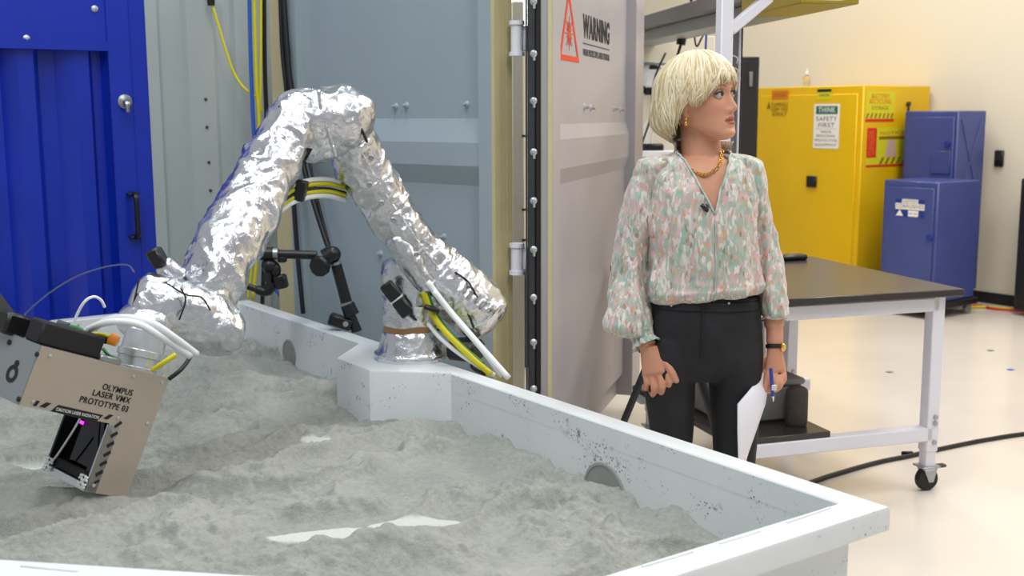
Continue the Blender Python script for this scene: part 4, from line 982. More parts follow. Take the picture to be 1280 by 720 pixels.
# hoses coming down at the base
def hose(name, pts, r, m_, lab=None):
    b = MB(); b.tube(spline([P(*p) for p in pts]), r, 8); o = build(name, b, m_, robot, 180)
    if lab: o['label'] = lab
hose('hose', [(534, 352, 3.42), (560, 386, 3.42), (598, 430, 3.35), (636, 473, 3.31)], .0095, 'hose_white')
hose('hose', [(542, 364, 3.41), (566, 394, 3.41), (602, 436, 3.36), (628, 470, 3.33)], .0085, 'hose_white')
hose('power_cable', [(529, 364, 3.46), (538, 388, 3.46), (556, 414, 3.44), (588, 446, 3.40), (614, 468, 3.37)], .0095, 'cable_yellow', 'yellow cable')
hose('power_cable', [(533, 362, 3.47), (543, 388, 3.47), (562, 416, 3.45), (584, 438, 3.42), (604, 455, 3.40)], .0065, 'cable_green', 'green cable')
hose('hose', [(523, 395, 3.5), (537, 407, 3.48), (552, 424, 3.45), (580, 446, 3.42), (618, 469, 3.38)], .0075, 'hose_white')
hose('data_cable', [(503, 390, 3.43), (516, 402, 3.46), (535, 415, 3.55), (552, 416, 3.56)], .006, 'hose_white')
hose('data_cable', [(507, 388, 3.43), (520, 400, 3.46), (536, 411, 3.54), (556, 412, 3.55)], .004, 'cable_black')
b = MB(); b.box(P(540, 386, 3.445), (.05, .03, .014), Matrix.Rotation(.35, 3, 'Y'), .004); build('cable_tie', b, 'black_plastic', robot)
f = Frame(P(496, 374, 3.415), P(509, 391, 3.415) - P(483, 356, 3.415), P(503, 367, 3.415) - P(489, 381, 3.415))
for k in (-1, 1):
    b = MB(); b.box(f.at(k * .031, 0, 0), (.057, .040, .034), f.m(), .004); build('connector', b, 'black_plastic', robot)
b = MB(); b.box(f.at(0, 0, 0), (.006, .043, .037), f.m(), .001); build('connector_clip', b, 'silver', robot)
jb = P(582, 448, 3.5); jb.z = .701; jt = thing('junction_box', 'black junction box on the basin rim right of the robot base', 'junction box', jb)
b = MB(); b.box(jb + Z * .033 + V3((0, .0, 0)), (.10, .09, .062), rz(-30), .012); build('body', b, 'black_plastic', jt)
b = MB(); b.cyl(jb + V3((-.05, -.01, .05)), jb + V3((-.075, -.02, .055)), .011, None, 10); build('plug', b, 'galv', jt)
b = MB(); b.tube(spline([jb + V3((.04, -.02, .02)), P(590, 458, 3.44), P(606, 468, 3.39)]), .006, 8); build('cable', b, 'cable_black', jt, 180)

# ================================================================== ARTICULATED CAMERA ARM ON THE RIM
ym = 4.02
ma = thing('articulated_arm', 'black articulated clamp arm standing on the basin rim behind the robot', 'clamp arm', Pz(438, 410, .70))
def mp(u, v, Y=ym): return P(u, v, Y)
b = MB(); f = Frame(mp(426, 402), mp(446, 409) - mp(412, 398), Z); b.box(f.o, (.085, .04, .05), f.m(), .005); build('clamp_base', b, 'black_plastic', ma)
b = MB(); b.cyl(mp(432, 405, ym - .03), mp(432, 405, ym - .05), .010, None, 12); build('clamp_bolt', b, 'galv', ma)
b = MB(); b.cyl(mp(446, 414), mp(440, 395), .020, .014, 14); b.ell(mp(439, 396), (.018, .018, .018)); build('ball_joint', b, 'black_plastic', ma)
b = MB(); b.cyl(mp(440, 394), mp(434, 380), .028, .026, 18); build('lower_socket', b, 'black_plastic', ma)
b = MB(); b.cyl(mp(434, 381), mp(433, 377.5), .024, None, 18); build('ring', b, 'galv', ma)
b = MB(); b.cyl(mp(433, 378), mp(420, 330), .021, .020, 18); build('lower_rod', b, 'black_plastic', ma)
b = MB(); b.cyl(mp(420, 331), mp(419, 328), .022, None, 18); build('ring', b, 'galv', ma)
b = MB(); b.cyl(mp(408, 322), mp(417, 315), .034, .03, 18); b.ell(mp(416, 318), (.03, .03, .03)); build('elbow', b, 'black_plastic', ma)
b = MB(); b.lathe(mp(402, 332, ym - .03), [(.001, 0), (.034, .0), (.038, .006), (.038, .02), (.03, .028), (.001, .03)], V3((-.3, -1, 0)), 10); build('locking_knob', b, 'black_plastic', ma)
b = MB(); b.cyl(mp(396, 319), mp(348, 317.5), .016, None, 16); build('upper_rod', b, 'black_plastic', ma)
b = MB(); b.cyl(mp(348, 317), mp(342, 317), .021, None, 16); build('ring', b, 'galv', ma)
b = MB(); b.cyl(mp(342, 317), mp(326, 317), .024, None, 16); build('upper_socket', b, 'black_plastic', ma)
b = MB(); b.ell(mp(337, 332), (.03, .03, .026)); b.ell(mp(345, 338), (.018, .02, .03)); b.cyl(mp(337, 338), mp(335, 352), .014, .022, 12); build('camera_mount', b, 'black_plastic', ma)
b = MB(); b.box(mp(353, 324), (.03, .03, .022), None, .004); build('wing', b, 'black_plastic', ma)
b = MB(); b.box(mp(351, 352), (.045, .04, .05), Matrix.Rotation(-.2, 3, 'Y'), .006); build('mount_plate', b, 'black_plastic', ma)
b = MB(); b.tube(spline([mp(341, 352), mp(335, 363), mp(328, 364), mp(310, 358)]), [.02] * 10 + [.017] * 10 + [.012] * 5, 10); build('lever', b, 'black_plastic', ma)

# ================================================================== LASER INSTRUMENT
p0, p1_ = P(52, 432, 2.42), P(212, 473, 2.70)
lo_, hi_ = 2.0, 3.4
for _ in range(60):
    mid = (lo_ + hi_) / 2
    if (P(158, 622, mid) - p1_).dot(p1_ - p0) > 0: hi_ = mid
    else: lo_ = mid
p3 = P(158, 622, mid)
fi = Frame(p0, p1_ - p0, p0 - (p0 + (p3 - p1_)))
fi = Frame(p0, p1_ - p0, p1_ - p3)                  # y up the plate, normal towards the viewer
print('instrument', (p1_ - p0).length, (p3 - p1_).length, p3, fi.n)
if fi.n.dot(CAM - p0) < 0: print('flip')
qi = fi.px
TL, TR, BR, BF, CC, LB = qi(52, 432), qi(212, 473), qi(158, 622), qi(108, 610), qi(137, 531), qi(30, 506)
W_ = TR[0]; H_ = -BR[1]
xf = (BF[0] + CC[0]) / 2; yl_ = (CC[1] + LB[1]) / 2
# depth of the block, so the left face shows as in the photo
def side_u(D): 
    q = fi.at(xf, CC[1], -D) - CAM; return 640 + FPX * q.dot(cR) / q.dot(cF)
D = .1
for _ in range(50):
    if side_u(D) > 85: D += .004
print('depth', D, W_, H_, xf, yl_)
inst = thing('laser_instrument', 'beige metal laser instrument box with printed lettering, hanging from the robot wrist', 'instrument', fi.at(W_ * .6, -H_, -D / 2))
def ip(x, y, c=0): return fi.at(x, y, c)
Lp = [(0, 0), (W_, 0), (W_, -H_), (xf, -H_), (xf, yl_), (0, yl_)]
b = MB(); b.prism([ip(x, y, -.004) for x, y in Lp], fi.n * .004)
fp = build('front_plate', b, 'brushed', inst)
b = MB(); b.prism([ip(x, y, -D) for x, y in [(.004, -.004), (W_ - .004, -.004), (W_ - .004, -H_ + .004), (xf + .03, -H_ + .004), (xf + .03, yl_ + .004), (.004, yl_ + .004)]], fi.n * (D - .004)); build('housing', b, 'alu', inst)
b = MB(); b.prism([ip(-.003, 0, -D), ip(-.003, 0, -.001), ip(-.003, yl_, -.001), ip(-.003, yl_, -D)], fi.x * .004); sp2 = build('side_panel', b, 'alu', inst); sp2['label'] = 'grey side panel with round logo'
fsd = Frame(ip(-.0035, 0, -D), fi.n, fi.y)           # x from the back edge to the front edge
if fsd.n.dot(fi.x) > 0: pass
def lg_ring(b, x, y, r0, r1, fr, n=28):
    for i in range(n):
        a0, a1 = 2 * math.pi * i / n, 2 * math.pi * (i + 1) / n
        b.prism([fr.at(x + r0 * math.cos(a0), y + r0 * math.sin(a0)), fr.at(x + r0 * math.cos(a1), y + r0 * math.sin(a1)), fr.at(x + r1 * math.cos(a1), y + r1 * math.sin(a1)), fr.at(x + r1 * math.cos(a0), y + r1 * math.sin(a0))], -fi.x * .0008)
b = MB(); x, y = fsd.px(15, 467); lg_ring(b, x, y, .0105, .020, fsd); build('logo_ring', b, 'ink', sp2)
b = MB(); x, y = fsd.px(21, 454.5); b.cyl(fsd.at(x, y), fsd.at(x, y) - fi.x * .001, .008, None, 20); build('logo_dot', b, 'ink', sp2)
for (u, v) in ((12, 428), (47, 443), (24, 499)):
    x, y = fsd.px(u, v); b = MB(); c = fsd.at(x, y); b.lathe(c, [(.006, 0), (.006, .003), (.003, .005), (.001, .005)], -fi.x, 12); build('screw', b, 'ink', sp2)
# printing on the front
fpz = Frame(ip(0, 0, .0003), fi.x, fi.y)
b = MB()
def line_text(txt, uv0, uv1, h):
    a, c = fpz.px(*uv0), fpz.px(*uv1); b.text(txt, fpz, (a[0] + c[0]) / 2, (a[1] + c[1]) / 2, h, abs(c[0] - a[0]), bold=.0002)
line_text('OLYMPUS', (128.5, 483), (165.5, 492), .020); line_text('LASER VMX', (116, 490.5), (162.5, 501.5), .020); line_text('PROTOTYPE 03', (100, 499), (160, 512), .020)
build('lettering', b, 'ink', fp)
b = MB()
def bar(uvs):
    b.prism([fpz.at(*fpz.px(u, v)) for u, v in uvs], fi.n * .0006)
bar([(63, 514), (73, 506), (129, 519), (119, 528)]); strip = build('warning_strip', b, 'ink', fp)
b = MB(); a, c = fpz.px(70, 511.5), fpz.px(123, 522); b.text('CAUTION LASER RADIATION', fpz, (a[0] + c[0]) / 2, (a[1] + c[1]) / 2, .0105, abs(c[0] - a[0]), c=.0012); build('lettering', b, 'print_white', strip)
for uvs in ([(41, 507), (46, 500.5), (50, 501.5), (45, 508)], [(49, 508), (58, 503), (64.5, 504), (56, 510)], [(129, 523), (137, 518), (142, 519), (134, 524.5)], [(143, 532), (151, 526), (153, 529), (143.5, 535.5)], [(138, 544), (146.5, 539), (147.5, 542.5), (139, 547.5)], [(133, 556), (142, 551), (143, 555), (134, 560)], [(129, 568), (138, 563), (138.5, 567), (130, 571.5)], [(124, 580), (133, 575), (134, 579), (125, 583.5)], [(119, 592), (128, 587), (129, 591), (120, 596)], [(117, 603), (124, 599), (124.5, 602), (118, 605)]):
    b = MB(); bar(uvs); build('hazard_bar', b, 'ink', fp)
for (u, v) in ((62.5, 445), (167, 470.5), (202, 478.5), (41, 502), (147.5, 522.5), (184, 529.5), (117, 607)):
    c = fpz.at(*fpz.px(u, v)); b = MB(); b.lathe(c, [(.0042, 0), (.004, .0018), (.002, .003), (.0005, .003)], fi.n, 12); build('screw', b, 'steel_bolt', fp)
# window in the left side of the foot
zt_, zb_ = yl_ - .004, -H_
def wp3(d, y, off=0): return fi.at(xf - off, y, -d)        # d: depth from the plate
b = MB(); b.prism([wp3(.008, zt_, -.028), wp3(D - .004, zt_, -.028), wp3(D - .004, zb_ + .02, -.028), wp3(.008, zb_ + .02, -.028)], fi.x * .004); o = build('window_glass', b, 'glass_black', inst); o['label'] = 'black glass window'
b = MB(); b.prism([wp3(.0, zt_, .0), wp3(.008, zt_, .0), wp3(.008, zb_, .0), wp3(.0, zb_, .0)], fi.x * .03); b2 = build('window_frame', b, 'silver', inst)
b = MB(); b.prism([wp3(D - .006, zt_, .0), wp3(D, zt_, .0), wp3(D, zb_, .0), wp3(D - .006, zb_, .0)], fi.x * .03); build('window_frame', b, 'black_plastic', inst)
b = MB(); b.prism([wp3(0, zb_, 0), wp3(D, zb_, 0), wp3(D, zb_ + .016, 0), wp3(0, zb_ + .016, 0)], fi.x * .03); build('window_sill', b, 'silver', inst)
b = MB(); b.tube(spline([wp3(D * .62, zt_ - .01, .001), wp3(D * .66, (zt_ + zb_) / 2 + .03, .004), wp3(D * .8, zb_ + .05, .002), wp3(D * .86, zb_ + .03, .002)]), .0028, 6); build('curved_edge', b, 'silver', inst)
b = MB(); b.prism([wp3(D * .42, zt_, -.012), wp3(D * .32, zt_, -.012), wp3(D * .08, (zt_ + zb_) / 2 - .01, -.012), wp3(D * .12, zb_ + .03, -.012), wp3(D * .24, zb_ + .03, -.012), wp3(D * .2, (zt_ + zb_) / 2 - .01, -.012)], fi.x * .004); build('mirror_mount', b, 'black_plastic', inst)
b = MB(); b.box(wp3(D * .5, zb_ + .03, -.012), (.016, .022, D * .7), Frame(p0, fi.x, fi.y).m(), .003); build('lower_guard', b, 'black_matte', inst)
b = MB(); f = Frame(wp3(D * .74, zt_ - .025, -.020), -fi.n, fi.y); b.box(f.o, (.020, .008, .004), f.m(), .001); o = build('laser_spot', b, 'magenta', inst); o['label'] = 'magenta glowing spot'
for d in (.016, D - .016):
    c = wp3(d, zb_ + .02, .003); br = MB(); fr = Frame(c, fi.n, fi.y)
    for k in range(4):
        a = math.pi / 4 + k * math.pi / 2; e = fr.x * math.cos(a) + fr.y * math.sin(a); s_ = fr.x * -math.sin(a) + fr.y * math.cos(a)
        br.prism([c + s_ * .0025, c - s_ * .0025, c + e * .019 - s_ * .0025, c + e * .019 + s_ * .0025], -fi.x * .004)
        br.prism([c + e * .011 + s_ * .008, c + e * .011 - s_ * .008, c + e * .015 - s_ * .008, c + e * .015 + s_ * .008], -fi.x * .004)
    o = build('corner_bracket', br, 'white_plastic', inst); o['label'] = 'fan shaped corner bracket'
# things bolted on top
def tp_(x, c, h=0): return fi.at(x, h, -c)
b = MB(); R_ = Frame(p0, fi.x, fi.y).m(); x0 = qi(50, 432)[0]; x1 = qi(129, 449)[0]
b.box(fi.at((x0 + x1) / 2, .026, -.04), (x1 - x0, .052, .055), R_, .005); build('controller_box', b, 'black_matte', inst)
b = MB(); b.box(fi.at(W_ * .52, .006, -.02), (.06, .014, .03), R_, .002); build('bracket', b, 'galv', inst)
b = MB(); b.box(fi.at(.0, .02, -D * .75), (.06, .05, .05), R_, .006); build('rear_bracket', b, 'black_plastic', inst)
def icab(name, pts, r, m_, lab=None):
    b = MB(); b.tube(spline([P(*p) for p in pts]), r, 8); o = build(name, b, m_, inst, 180)
    if lab: o['label'] = lab
    return o
icab('thick_hose', [(98, 425, 2.63), (112, 411, 2.59), (140, 402, 2.56), (172, 405, 2.57), (200, 420, 2.59), (238, 445, 2.65)], .0085, 'hose_white', 'thick white hose')
icab('thick_hose', [(108, 420, 2.67), (130, 402, 2.63), (158, 397, 2.59), (190, 404, 2.59), (218, 422, 2.61), (246, 443, 2.67)], .0085, 'hose_white', 'thick white hose')
icab('thin_cable', [(86, 422, 2.65), (96, 394, 2.65), (106, 377, 2.65), (117, 371, 2.66), (126, 375, 2.67), (131, 384, 2.68)], .0035, 'hose_white')
icab('green_cable', [(84, 408, 2.61), (98, 411, 2.60), (110, 418, 2.59), (118, 427, 2.59)], .0055, 'cable_green', 'green cable')
icab('green_cable', [(129, 436, 2.63), (136, 444, 2.62), (150, 450, 2.62)], .004, 'cable_green', 'green cable')
b = MB(); b.tube([P(72, 406, 2.61), P(86, 409, 2.61)], [.013, .010], 10); build('green_plug', b, 'black_plastic', inst)
b = MB(); b.box(P(77, 413, 2.63), (.03, .03, .03), R_, .004); build('socket', b, 'grey_plastic', inst)
icab('yellow_cable', [(38, 428, 2.63), (39, 413, 2.63), (43, 409, 2.63), (49, 413, 2.62), (52, 424, 2.62)], .0055, 'cable_yellow', 'yellow cable loop')
icab('yellow_cable', [(118, 417, 2.61), (130, 419, 2.59), (140, 422, 2.59)], .005, 'cable_yellow', 'yellow cable')
b = MB(); b.tube([P(137, 423, 2.59), P(147, 427, 2.59)], [.015, .013], 10); o = build('orange_plug', b, 'orange', inst); o['label'] = 'orange plug'
b = MB(); b.tube([P(126, 424, 2.59), P(139, 425, 2.59)], [.010, .011], 10); build('black_plug', b, 'black_plastic', inst)
icab('yellow_cable', [(190, 463, 2.67), (205, 453, 2.67), (220, 443, 2.68)], .006, 'cable_yellow', 'yellow cable')
icab('black_cable', [(211, 474, 2.70), (224, 464, 2.71), (232, 455, 2.73), (238, 446, 2.75)], .0055, 'cable_black', 'black cable')
lb = thing('black_tool_frame', 'black angled frame entering at the left edge above the instrument', 'frame', P(8, 430, 3.0))
b = MB(); b.tube([P(-14, 370, 3.0), P(18, 412, 3.0)], .03, 4); build('strut', b, 'black_plastic', lb)
b = MB(); b.box(P(8, 417, 2.98), (.12, .05, .05), Matrix.Rotation(.1, 3, 'Y'), .006); build('plate', b, 'black_plastic', lb)
cable('clear_tube', [P(30, 395, 4.2), P(36, 388, 4.2), P(62, 366, 4.15), P(95, 346, 4.1), P(130, 334, 4.05), P(158, 331, 4.0), P(168, 340, 3.9)], .003, 'clear_grey', 'thin grey tube arching in front of the blue container leaf', 'tube')


# ================================================================== THE WOMAN
YW = 3.05
def wp(u, v, dy=0.): return P(u, v, YW + dy)
woman = thing('person', 'blonde woman in a flowered blouse and black jeans looking right, holding paper', 'person', (wp(880, 360).x, YW, 0))
def ring(v, uL, uR, fr, bk, yc=0., n=40, ex=2.4, tilt=0.):
    a, c = wp(uL, v, yc), wp(uR, v, yc); m_ = (a + c) / 2; hw = (c - a).length / 2; out = []
    for j in range(n):
        t_ = 2 * math.pi * j / n; c_, s_ = math.cos(t_), math.sin(t_)
        x = hw * math.copysign(abs(c_) ** (2 / ex), c_); y = math.copysign(abs(s_) ** (2 / ex), s_) * (fr if s_ > 0 else bk)
        out.append(V3((m_.x + x, m_.y - y, m_.z + tilt * x)))
    return out
def rows(b, rs, n=40, ex=2.4, sub=6, tilt=0., disp=None):
    """rs rows of (v,uL,uR,front,back,yc) blended smoothly"""
    full = []
    R_ = [V3(r[:3]) for r in rs]; S_ = [V3(r[3:6]) for r in rs]
    A_ = spline(R_, sub); B_ = spline(S_, sub)
    for p, q in zip(A_, B_): full.append(ring(p.x, p.y, p.z, q.x, q.y, q.z, n, ex, tilt))
    if disp:
        for i, r in enumerate(full):
            c = sum(r, V3()) / len(r)
            for j, p in enumerate(r): 
                d = p - c; d.z = 0; d.normalize(); r[j] = p + d * disp(p)
    b.loft(full); return full
# --- head
PSI = math.radians(49); HR = Matrix.Rotation(math.radians(-6), 3, 'Y') @ Matrix.Rotation(PSI, 3, 'Z') @ Matrix.Rotation(math.radians(-2), 3, 'X')
HC = wp(876, 121, 0)
HS = 1.0
def hp(x, y, z): return HC + HR @ (V3((x, y, z)) * HS)      # local: face towards -y
HPROF = [(-.120, .012, .066, -.050), (-.114, .026, .078, -.032), (-.105, .036, .084, -.012), (-.094, .0435, .0835, .004), (-.084, .0485, .084, .022), (-.070, .054, .085, .046), (-.052, .0600, .084, .072), (-.035, .065, .084, .088), (-.015, .0680, .083, .094),
         (.0, .0695, .083, .097), (.018, .0710, .0885, .099), (.035, .0725, .0895, .099), (.055, .0715, .0855, .096), (.075, .066, .074, .088), (.092, .055, .058, .073), (.106, .038, .038, .050), (.114, .018, .018, .025)]
def interp(x, tab, k):
    for i in range(len(tab) - 1):
        if tab[i][0] <= x <= tab[i + 1][0]:
            f = (x - tab[i][0]) / (tab[i + 1][0] - tab[i][0]); return tab[i][k] * (1 - f) + tab[i + 1][k] * f
    return tab[0][k] if x < tab[0][0] else tab[-1][k]
NOSE = [(-.060, 0, .012), (-.053, .004, .012), (-.048, .015, .0115), (-.041, .0235, .0105), (-.034, .0215, .0095), (-.022, .0145, .0085), (-.008, .0085, .0080), (.006, .0055, .0085), (.02, .0015, .011), (.03, 0, .012)]
def G(x, m_, s): return math.exp(-((x - m_) / s) ** 2)
def face_front(x, z):
    """forward displacement added to the head at lateral x, height z"""
    d = 0
    if -.060 < z < .03: d += interp(z, NOSE, 1) * math.exp(-(x / interp(z, NOSE, 2)) ** 2)
    d += .0065 * (G(x, .0135, .006) + G(x, -.0135, .006)) * G(z, -.045, .006)          # nostril wings
    for s in (-1, 1):
        d += -.0095 * G(x, s * .031, .016) * G(z, -.001, .010)                         # eye sockets
        d += .0050 * G(x, s * .044, .018) * G(z, -.030, .016)                          # cheekbones
        d += .0035 * G(x, s * .028, .020) * G(z, .020, .007)                           # brows
        d += -.0030 * G(x, s * .024, .005) * G(z, -.058, .014)                         # smile folds
    wl = .020
    d += .0050 * G(x, 0, wl) * G(z, -.0655, .0045) + .0062 * G(x, 0, wl * .9) * G(z, -.0790, .0055) - .0050 * G(x, 0, .021) * G(z, -.0720, .0026)
    d += -.004 * G(x, 0, .02) * G(z, -.089, .005) + .005 * G(x, 0, .016) * G(z, -.105, .010)
    return d
b = MB(); rings = []; zs = np.linspace(-.1199, .1139, 110); NH = 110
for z in zs:
    w_, f_, k_ = (interp(z, HPROF, i) for i in (1, 2, 3)); r = []
    for j in range(NH):
        a = 2 * math.pi * j / NH; c_, s_ = math.cos(a), math.sin(a)
        ex = 2.25
        x = w_ * math.copysign(abs(c_) ** (2 / ex), c_)
        yc = (f_ - k_) / 2 * max(0, min(1, (-.05 - z) / .04)); y = yc + ((f_ - yc) if s_ > 0 else (k_ + yc)) * math.copysign(abs(s_) ** (2 / ex), s_)
        if s_ > 0: y += face_front(x, z) * min(1, s_ * 2.2)
        r.append(hp(x, -y, z))
    rings.append(r)
b.loft(rings)
body = MB(); body.v += b.v; body.f += b.f; body.mi += b.mi
# ears
for s in (-1, 1):
    for (x, y, z, rx, ry, rz_) in ((.071, .012, -.018, .007, .017, .030), (.0745, .018, -.012, .006, .017, .024), (.071, .008, -.043, .006, .010, .012)):
        body.ell(hp(s * x, y, z), (rx, ry, rz_), HR @ Matrix.Rotation(math.radians(12), 3, 'X') @ Matrix.Rotation(math.radians(s * 18), 3, 'Z'), 14, 10)
# neck and torso
nk = [(238, 850, 905, .05, .06, .01), (222, 846, 908, .052, .062, .012), (205, 849, 906, .054, .060, .016), (190, 851, 902, .055, .058, .022), (175, 851, 900, .055, .056, .026), (158, 850, 898, .05, .056, .028), (140, 850, 895, .045, .05, .03)]
rows(body, nk, 36, 2.1)
ts = [(196, 850, 905, .045, .06, .01), (200, 836, 918, .060, .075, .01), (207, 818, 934, .072, .085, .008), (218, 812, 940, .083, .09, .006), (240, 815, 939, .095, .092, .002), (262, 819, 938, .104, .092, 0), (290, 819, 935, .105, .09, 0), (330, 820, 934, .095, .09, 0), (365, 820, 943, .095, .095, 0), (395, 818, 946, .10, .11, 0), (430, 817, 946, .09, .105, 0), (446, 825, 936, .07, .09, 0), (452, 835, 926, .05, .06, 0)]
rows(body, ts, 40, 2.5)
LEGL = [(430, 815, 872, .085, .10, 0), (465, 811, 862, .085, .095, 0), (510, 815, 864, .072, .075, 0), (570, 820, 860, .06, .062, 0), (640, 824, 858, .05, .055, -.005), (700, 827, 857, .042, .055, .0), (760, 832, 854, .034, .042, .01), (822, 832, 853, .035, .04, .01)]
LEGR = [(430, 884, 945, .085, .10, 0), (465, 893, 944, .085, .095, 0), (510, 893, 944, .072, .075, 0), (570, 896, 940, .06, .062, 0), (640, 897, 934, .05, .055, -.005), (700, 897, 930, .042, .055, .0), (760, 900, 924, .034, .042, .01), (822, 900, 924, .035, .04, .01)]
rows(body, LEGL, 28, 2.1); rows(body, LEGR, 28, 2.1)
for u in (842, 912):
    c = wp(u, 822); body.ell(V3((c.x, YW - .06, .03)), (.035, .11, .028))
# arms
body.tube(spline([wp(824, 208, .01), wp(806, 250, .015), wp(788, 330, .03), wp(784, 372, .03)]), [.048] * 6 + [.042] * 8 + [.038] * 11, 16)
body.tube(spline([wp(784, 368, .03), wp(792, 395, 0), wp(803, 420, -.04), wp(811, 434, -.06)]), [.038] * 8 + [.033] * 8 + [.026] * 6 + [.0245] * 3, 16)
body.tube(spline([wp(928, 208, .01), wp(940, 250, .015), wp(952, 320, .02), wp(958, 350, .01)]), [.044] * 6 + [.038] * 8 + [.032] * 11, 16)
body.tube(spline([wp(957, 345, .01), wp(964, 380, -.01), wp(968, 410, -.03), wp(968, 438, -.045)]), [.033] * 8 + [.027] * 8 + [.0225] * 6 + [.020] * 3, 16)
def fr_(p, q): return (q - p)
def palm(b, w0, k0, k1, th, r0):
    """wrist point, index and little knuckles"""
    mid = (k0 + k1) / 2; side = (k1 - k0); hw = side.length / 2 + .010; sd = side.normalized(); dn = (mid - w0).normalized(); nn = sd.cross(dn).normalized(); rings = []
    for k in range(10):
        f = k / 9; c = w0.lerp(mid, f) ; w_ = r0 * (1 - f) + hw * f; w_ = max(w_, r0); t_ = r0 * .85 * (1 - f) + th * f
        if k == 9: w_ *= .8; t_ *= .6
        rings.append([c + sd * math.cos(a) * w_ + nn * math.sin(a) * t_ for a in [2 * math.pi * j / 20 for j in range(20)]])
    b.loft(rings)
def finger(b, pts, r0, r1):
    p = spline(pts, 5); N = len(p); rs = [r0 + (r1 - r0) * i / (N - 1) for i in range(N)]; rs[-1] *= .55
    for i in (5, 10):
        if i < N - 1: rs[i] *= 1.07
    b.tube(p, rs, 12)
# her right hand (left in the picture), relaxed and half closed
H1 = [(835, 467, -.085), (826, 473, -.08), (816, 475, -.07), (807, 471, -.058)]
palm(body, wp(811, 433, -.06), wp(*H1[0]), wp(*H1[3]), .0155, .0245)
for (u, v, dy), r, L in zip(H1, (.0100, .0104, .0098, .0088), (1., 1.08, 1., .8)):
    finger(body, [wp(u - 1, v - 6, dy + .004), wp(u + 1.5, v + 10 * L, dy - .004), wp(u + .5, v + 18 * L, dy + .016), wp(u - 3, v + 13 * L, dy + .034)], r, r * .78)
finger(body, [wp(822, 444, -.066), wp(834, 455, -.086), wp(841, 467, -.096), wp(847, 479, -.096)], .0125, .0080)
# her left hand holding the paper and the pen
H2 = [(960, 468, -.052), (967, 471, -.056), (974, 470, -.052), (979, 464, -.045)]
palm(body, wp(968, 436, -.045), wp(*H2[0]), wp(*H2[3]), .0145, .020)
finger(body, [wp(960, 466, -.054), wp(958, 480, -.064), wp(955, 490, -.062), wp(953, 499, -.055)], .0098, .0076)
finger(body, [wp(967, 469, -.056), wp(968, 482, -.070), wp(962, 488, -.058), wp(958, 484, -.040)], .0100, .0078)
finger(body, [wp(974, 469, -.052), wp(975, 481, -.066), wp(969, 487, -.052), wp(964, 482, -.036)], .0094, .0074)
finger(body, [wp(979, 463, -.045), wp(980, 474, -.056), wp(975, 480, -.044), wp(970, 476, -.030)], .0084, .0065)
finger(body, [wp(957, 447, -.035), wp(951, 460, -.030), wp(950, 474, -.028), wp(952, 486, -.030)], .0118, .0082)
def remesh(mb, voxel, smooth=2, name='m', fac=.5):
    me = bpy.data.meshes.new(name); me.from_pydata([tuple(v) for v in mb.v], [], mb.f)
    bm = bmesh.new(); bm.from_mesh(me); bmesh.ops.recalc_face_normals(bm, faces=bm.faces); bm.to_mesh(me); bm.free()
    o = bpy.data.objects.new(name, me); COL.objects.link(o)
    r = o.modifiers.new('r', 'REMESH'); r.mode = 'VOXEL'; r.voxel_size = voxel
    if smooth: s = o.modifiers.new('s', 'SMOOTH'); s.factor = fac; s.iterations = smooth
    me2 = bpy.data.meshes.new_from_object(o.evaluated_get(bpy.context.evaluated_depsgraph_get()))
    bpy.data.objects.remove(o); bpy.data.meshes.remove(me)
    return me2
def link_mesh(name, me, m_, parent):
    inv = wmat(parent).inverted(); me.transform(inv); me.materials.clear(); me.materials.append(M[m_])
    me.polygons.foreach_set('use_smooth', [True] * len(me.polygons))
    o = bpy.data.objects.new(name, me); COL.objects.link(o); o.parent = parent; ROOT[o.name] = wmat(parent); return o
me = remesh(body, .0029, 2, 'body')
n = len(me.vertices); co = np.empty(n * 3, np.float32); me.vertices.foreach_get('co', co); co = co.reshape(-1, 3)
Hm = np.array(HR.transposed()); loc = (co - np.array(HC)) @ Hm.T
x, y, z = loc[:, 0], -loc[:, 1], loc[:, 2]
def lc(c): return np.array(lin(c)[:3], np.float32)
colr = np.tile(lc((208, 152, 122)), (n, 1))
def blend(mask, c):
    global colr
    colr = colr * (1 - mask[:, None]) + lc(c) * mask[:, None]
g = lambda a, m_, s: np.exp(-((a - m_) / s) ** 2)
face = (y > .02) & (z > -.125) & (z < .06)
for s in (-1, 1):
    blend(.35 * g(x, s * .045, .02) * g(z, -.035, .018) * face, (214, 130, 116))
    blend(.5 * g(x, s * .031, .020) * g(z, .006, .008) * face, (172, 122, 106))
    bz = .021 - 3.5 * (np.abs(x) - .034) ** 2
    blend(.6 * np.clip(1 - np.abs(z - bz) / .0036, 0, 1) * (np.abs(np.abs(x) - .034) < .018) * face, (150, 112, 84))
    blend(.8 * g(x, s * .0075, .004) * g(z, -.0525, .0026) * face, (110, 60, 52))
lipw = np.clip(1 - (np.abs(x) / .0235) ** 2.2, 0, 1)
up = (z < -.0715 + .0105 * lipw ** .6) & (z > -.0715 - .0115 * lipw ** .7) & (np.abs(x) < .0235) & (y > .06)
blend(.9 * up, (158, 72, 68))
blend(.85 * (np.abs(z + .0722) < .0017) * (np.abs(x) < .020) * (y > .06), (96, 44, 42))
hands = co[:, 2] < wp(880, 400).z
blend(.45 * hands, (200, 138, 114))
at = me.color_attributes.new('tone', 'FLOAT_COLOR', 'POINT')
at.data.foreach_set('color', np.concatenate([colr, np.ones((n, 1), np.float32)], 1).astype(np.float32).ravel())
link_mesh('body', me, 'skin', woman)
